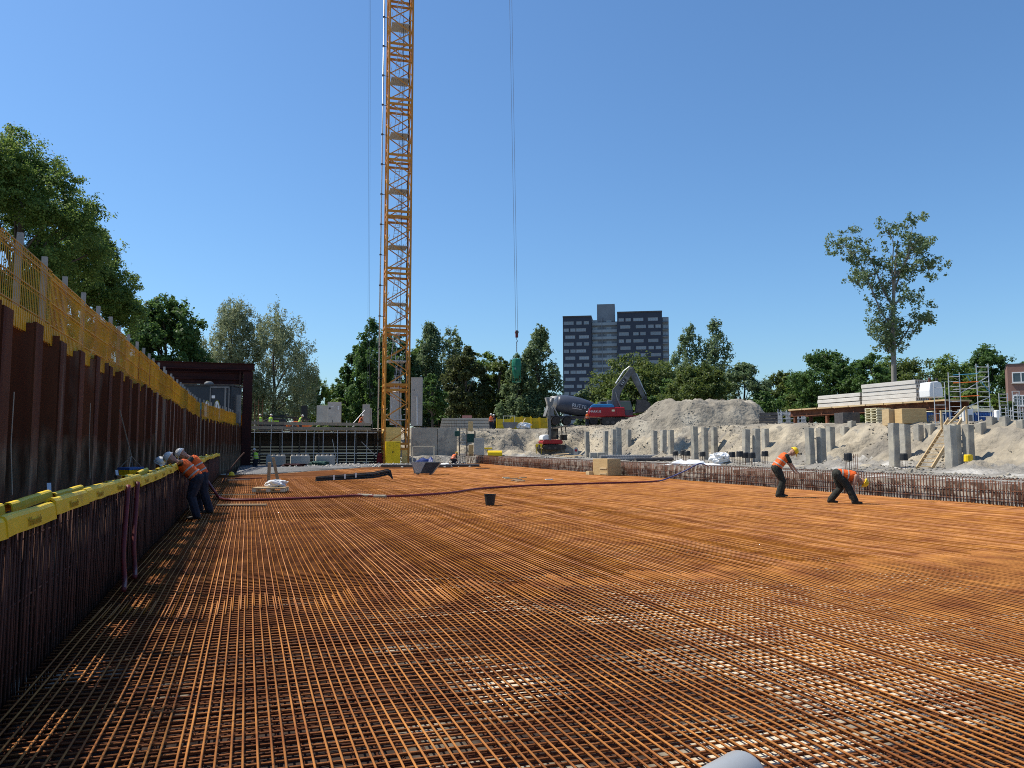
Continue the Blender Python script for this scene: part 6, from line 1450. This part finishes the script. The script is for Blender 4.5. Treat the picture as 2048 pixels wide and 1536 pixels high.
t = thing("yellow_helmet", "yellow hard hat lying on the grey mesh at left", "helmet", on(463, 951, 0.02))
MB().lathe([(0.19, 0.0), (0.2, 0.02), (0.15, 0.05), (0.135, 0.14), (0.07, 0.2), (0.01, 0.21)], 16).build("shell", M["helmet_y"], t, smooth=True)
hose("bent_bar", "dark bent bar leaning up out of the bar wall end", [Vector((-1.0, 36.0, 0.05)), Vector((-0.8, 36.4, 0.5)), Vector((-0.4, 37.0, 1.05)), Vector((-0.15, 37.4, 1.35))], 0.03, M["rust_dark"])["category"] = "bar"
# litter of offcuts on the mat
for i, (px, py, w, m) in enumerate(((1022, 958, 0.7, "timber"), (1033, 961, 0.9, "oldwood"), (1046, 956, 0.5, "timber"), (1012, 956, 0.35, "cream"), (1040, 963, 0.6, "timber"), (1098, 960, 0.4, "white"), (965, 938, 1.0, "dark_steel"))):
    o = MB().box((0, 0, 0.03), (w, 0.12, 0.04)).build("offcut", M[m], None, on(px, py, 0), random.uniform(-0.8, 0.8))
    tag(o, ("timber offcut at the left of the scatter on the mat", "grey weathered offcut in the scatter on the mat", "short timber offcut at the back of the scatter", "tiny pale offcut left of the scatter", "timber offcut nearest in the scatter on the mat", "small white scrap right of the scatter on the mat", "dark steel strip lying before the crane wall")[i], "offcut")
# grey plastic pipe in the foreground
A, B = Vector(on(1492, 1552, 0.13)), Vector(on(1345, 1640, 0.13))
t = thing("plastic_pipe", "light grey plastic pipe end at the bottom edge of the view", "pipe", (A.x, A.y, 0.0), math.atan2(B.y - A.y, B.x - A.x))
MB().lathe([(0.118, 0.0), (0.125, 0.02), (0.125, 0.9), (0.115, 0.9), (0.115, 0.03)], 28, (0, 0, 0.125), Matrix.Rotation(R(90), 3, "Y")).build("pipe_body", M["pvc"], t, smooth=True)
MB().ball((0.02, 0, 0.125), (0.05, 0.117, 0.117), 20, 10).build("end_cap", M["pvc"], t, smooth=True)

# ================================================================== BESIDE THE BAR WALL, LEFT
def strap(name, label, pts, w, mat):
    b = MB()
    for a, c in zip(pts[:-1], pts[1:]): b.beam(a, c, w, 0.006)
    return tag(b.build(name, mat), label, "strap")
strap("lashing_strap", "pale lashing strap hanging down the nearest sheet piles", [Vector((-2.52, 10.05, 2.3)), Vector((-2.5, 9.95, 1.7)), Vector((-2.45, 9.9, 1.15))], 0.02, M["strap"])
strap("lashing_strap", "pale lashing strap hanging at the fifth sheet pile", [Vector((-2.52, 14.5, 2.4)), Vector((-2.5, 14.42, 1.7)), Vector((-2.45, 14.35, 1.15))], 0.02, M["strap"])
for i, y in enumerate((9.5, 14.1)):
    t = thing("ratchet", ("ratchet buckle at the foot of the nearest strap", "ratchet buckle at the foot of the second strap")[i], "ratchet", (-2.0, y, 1.16), 0.4)
    MB().box((0, 0, 0.02), (0.07, 0.16, 0.05)).build("body", M["dark_steel"], t); MB().beam((0, 0.05, 0.04), (0.02, 0.18, 0.12), 0.04, 0.015).build("lever", M["galv"], t)
yb = 16.3
t = thing("yellow_pump", "yellow and blue box hanging on straps before the sheet piles", "pump box", (-2.1, yb, 0.93), R(62)); t.scale = (0.7, 0.7, 0.85)
MB().prism([(-0.23, 0.0), (0.23, 0.0), (0.28, 0.36), (-0.28, 0.36)], -0.16, 0.16).build("box", M["yellow"], t, bevel=0.015)
MB().box((0, 0, 0.385), (0.62, 0.36, 0.05)).build("lid", M["container_blue"], t)
MB().lathe([(0.02, 0), (0.055, 0), (0.055, 0.02)], 12, (0.0, -0.165, 0.18), Matrix.Rotation(R(90), 3, "X")).build("port", M["black"], t)
b = MB()
for sx in (-0.27, 0.27):
    for sy in (-0.14, 0.14): b.beam((sx, sy, 0.4), (0, 0, 0.66), 0.022, 0.006)
b.build("sling", M["strap"], t)
MB().beam((0, 0, 0.66), (-0.12, 0.32, 1.7), 0.03, 0.006).build("sling", M["strap"], t)

# ================================================================== RIGHT BEHIND THE BAR ROW
p = on(1212, 950, 0.0); t = thing("plywood_box", "plywood formwork box standing against the right bar row", "formwork box", (19.35, p.y, 0), R(8))
MB().box((0, 0, 0.46), (0.9, 1.5, 0.92)).build("box_sides", M["ply"], t, bevel=0.01)
for z in (0.1, 0.4): MB().box((-0.46, -0.35, z), (0.05, 0.7, 0.09)).build("batten", M["timber"], t)
MB().box((-0.55, 0.9, 0.1), (0.35, 0.35, 0.2)).build("timber_block", M["timber"], t)
tp_ = by_x(1262, 24.0)[0]
for i, (x0, x1, py, d, r) in enumerate(((1200, 1318, 907, 58, 0.20), (1270, 1345, 915, 53, 0.14), (1215, 1290, 911, 56, 0.13))):
    a, c = at(x0, py, d), at(x1, py - 3, d + 1.5); a.z = zland(a) + r; c.z = zland(c) + r
    t = thing("drain_pipe", ("thick grey corrugated drain pipe lying behind the bar row", "thinner dark drain pipe lying in front at right", "thinner grey drain pipe lying under the thick one")[i], "drain pipe", a, math.atan2(c.y - a.y, c.x - a.x))
    L = (c - a).length; n = int(L / 0.22); prof = []
    for k in range(n): prof += [(r, k * L / n), (r * 1.08, (k + 0.3) * L / n), (r * 1.08, (k + 0.6) * L / n), (r, (k + 0.9) * L / n)]
    MB().lathe(prof, 12, (0, 0, 0), Matrix.Rotation(R(90), 3, "Y")).build("pipe_body", M["machine_grey"] if i != 1 else M["dark_steel"], t)
q = at(1440, 920, 45); q.z = zland(q); bag("big_bag", "large white sack with print behind the bar row", "bag", q, 0.55, 0.5, 0.62, M["white"], 5)
MB().box((0.0, -0.55, 0.36), (0.3, 0.01, 0.12)).build("printed_patch", M["machine_grey"], bpy.data.objects[-1] if False else [o for o in COL.objects if o.name.startswith("big_bag")][0])
def drape(name, label, cat, c, w, h, rz, mat, seed, amp=0.12):
    n = 18; X, Y = np.meshgrid(np.linspace(-w / 2, w / 2, n), np.linspace(-h / 2, h / 2, n), indexing="ij")
    Z = amp * (1.0 + fbm(X * 2.2 + seed, Y * 2.2, seed, 3)) * (1 - 0.8 * np.maximum(abs(X) / (w / 2), abs(Y) / (h / 2)) ** 3) + 0.02
    X = X + 0.12 * vnoise(X * 3, Y * 3, seed + 5); Y = Y + 0.12 * vnoise(X * 3, Y * 3, seed + 6)
    i = np.arange(n * n).reshape(n, n); Q = np.stack([i[:-1, :-1], i[1:, :-1], i[1:, 1:], i[:-1, 1:]], -1).reshape(-1, 4)
    o = link(name, fast_mesh(name, np.stack([X, Y, Z], -1).reshape(-1, 3), Q, mat), None, c, rz)
    s = o.modifiers.new("thick", "SOLIDIFY"); s.thickness = 0.01
    return tag(o, label, cat)
q = at(1372, 924, 45); q.z = zland(q); drape("white_sheet", "white plastic sheet crumpled behind the bar row", "plastic sheet", q, 2.2, 1.2, VIEW, M["white"], 3, 0.22)
q = at(1410, 926, 43); q.z = zland(q); drape("white_sheet", "flatter white plastic sheet left of the white sack", "plastic sheet", q, 1.8, 0.8, VIEW, M["white"], 8, 0.1)
drape("blue_tarp", "dark blue tarpaulin heap at the foot of the concrete wall", "tarpaulin", on(852, 927, 0.02), 1.9, 1.3, VIEW, M["tarp"], 4, 0.34)
drape("white_sheet", "white sheeting beside the blue tarpaulin at the wall foot", "plastic sheet", on(884, 931, 0.02), 1.6, 0.9, VIEW, M["white"], 6, 0.12)
drape("white_sheet", "white sheeting lying in front of the concrete blocks", "plastic sheet", on(645, 928, 0.02), 1.5, 0.8, VIEW, M["white"], 9, 0.25)
bag("dark_net", "dark green net heap in front of the right concrete block", "net", on(638, 931, 0.02), 0.75, 0.4, 0.35, M["stair_green"], 12)
bag("red_tarp", "dark red sheet heap in front of the middle concrete block", "tarpaulin", on(588, 933, 0.02), 0.9, 0.4, 0.22, M["maroon"], 13)
for i, (px, py) in enumerate(((800, 934), (868, 934), (925, 933))):
    q = on(px, py, 0); o = MB().box((0, 0, 0.1), (2.7, 1.6, 0.16)).build("steel_plate", M["dark_steel"], None, q, VIEW + 0.02 * i, bevel=0.01); tag(o, ("left", "middle", "right")[i] + " one of three dark grey mats laid before the concrete wall", "mat", "dark mats before the concrete wall")
# rubble scatter in front of the far wall
n = 420
pts = np.array([list(on(rng.uniform(560, 940), rng.uniform(924, 934), 0.03)) for _ in range(n)])
V, F = clod_mesh(n, pts, 0.03, 0.16)
tag(link("rubble", fast_mesh("rubble", V, F, M["conc_light"])), "pale rubble and scraps scattered along the far end of the mat", "rubble", kind="stuff")
# timber lengths, barrels, bits by the digger
for i, (a, c) in enumerate((((1112, 911), (1152, 917)), ((1120, 909), (1165, 916)), ((1105, 913), (1140, 918)))):
    A, B = at(*a, 70), at(*c, 62); A.z = zland(A) + 0.16 + 0.1 * i; B.z = zland(B) + 0.14 + 0.1 * i
    tag(MB().beam(A, B, 0.16, 0.06).build("timber_length", M["timber"]), ("lowest", "middle", "topmost")[i] + " of three pale timbers lying behind the bar row near the digger", "timber", "timbers near the digger")
q = at(990, 908, 74); q.z = zland(q); o = MB().lathe([(0.24, -0.7), (0.3, -0.66), (0.3, 0.66), (0.24, 0.7)], 14, (0, 0, 0.3), Matrix.Rotation(R(90), 3, "Y")).build("yellow_drum", M["yellow"], None, q, VIEW); tag(o, "yellow cylinder lying behind the far bar row", "drum")
for i, (px, py, m) in enumerate(((1050, 903, "white"), (986, 898, "helmet_y"), (980, 896, "white"))):
    q = at(px, py, 78); q.z = zland(q) + 0.02; bag("site_sack", ("white sack on the slope left of the digger", "orange-yellow sack on the dark spoil", "white sack on the dark spoil")[i], "sack", q, 0.3, 0.25, 0.42, M[m], 20 + i)
q = at(1152, 908, 72); q.z = zland(q)
t = thing("marker_post", "pale round-topped post with red sign right of the small digger", "post", q, VIEW)
MB().prism([(-0.2, 0), (0.2, 0), (0.2, 0.8), (0.14, 0.95), (0, 1.0), (-0.14, 0.95), (-0.2, 0.8)], -0.08, 0.08).build("post_body", M["conc_light"], t)
MB().lathe([(0.12, 0), (0.12, 0.02)], 12, (0.0, -0.08, 0.7), Matrix.Rotation(R(90), 3, "X")).build("sign", M["red"], t)
for i, (px, py, w) in enumerate(((1190, 905, 0.9), (1200, 904, 0.7))):
    q = at(px, py, 66); q.z = zland(q) - 0.05; o = MB().box((0, 0, 0.3), (w, 0.6, 0.6)).build("concrete_rest", M["conc_pile"], None, q, VIEW + 0.3 * i, bevel=0.04); tag(o, ("left" if i == 0 else "right") + " broken concrete block at the foot of the far piles", "concrete block")
# mortar skip and bag on the far bank
q = ground(1020, 90, 0); q.z = zland(q) + 0.02; t = thing("mortar_skip", "grey mortar skip on the bank in front of the yellow formwork", "skip", q, VIEW)
MB().prism([(-0.7, 0.05), (0.5, 0.05), (0.95, 0.75), (-0.9, 0.75)], -0.5, 0.5).build("trough", M["machine_grey"], t)
for x in (-0.75, 0.55): MB().box((x, 0, 1.1), (0.07, 0.07, 0.9)).build("lifting_post", M["cream"], t)
MB().box((-0.1, 0, 1.5), (1.4, 0.07, 0.07)).build("lifting_bar", M["cream"], t)
q = ground(1048, 90, 0); q.z = zland(q); bag("big_bag", "pale grey sack on the bank right of the grey skip", "bag", q, 0.85, 0.5, 0.75, M["white"], 31)
A = ground(1037, 89.5, 0); A.z = zland(A); tag(MB().beam(A, A + Vector((0.9, 0.1, 1.35)), 0.15, 0.05).build("plank", M["timber"]), "plank leaning against the pale sack on the bank", "plank")
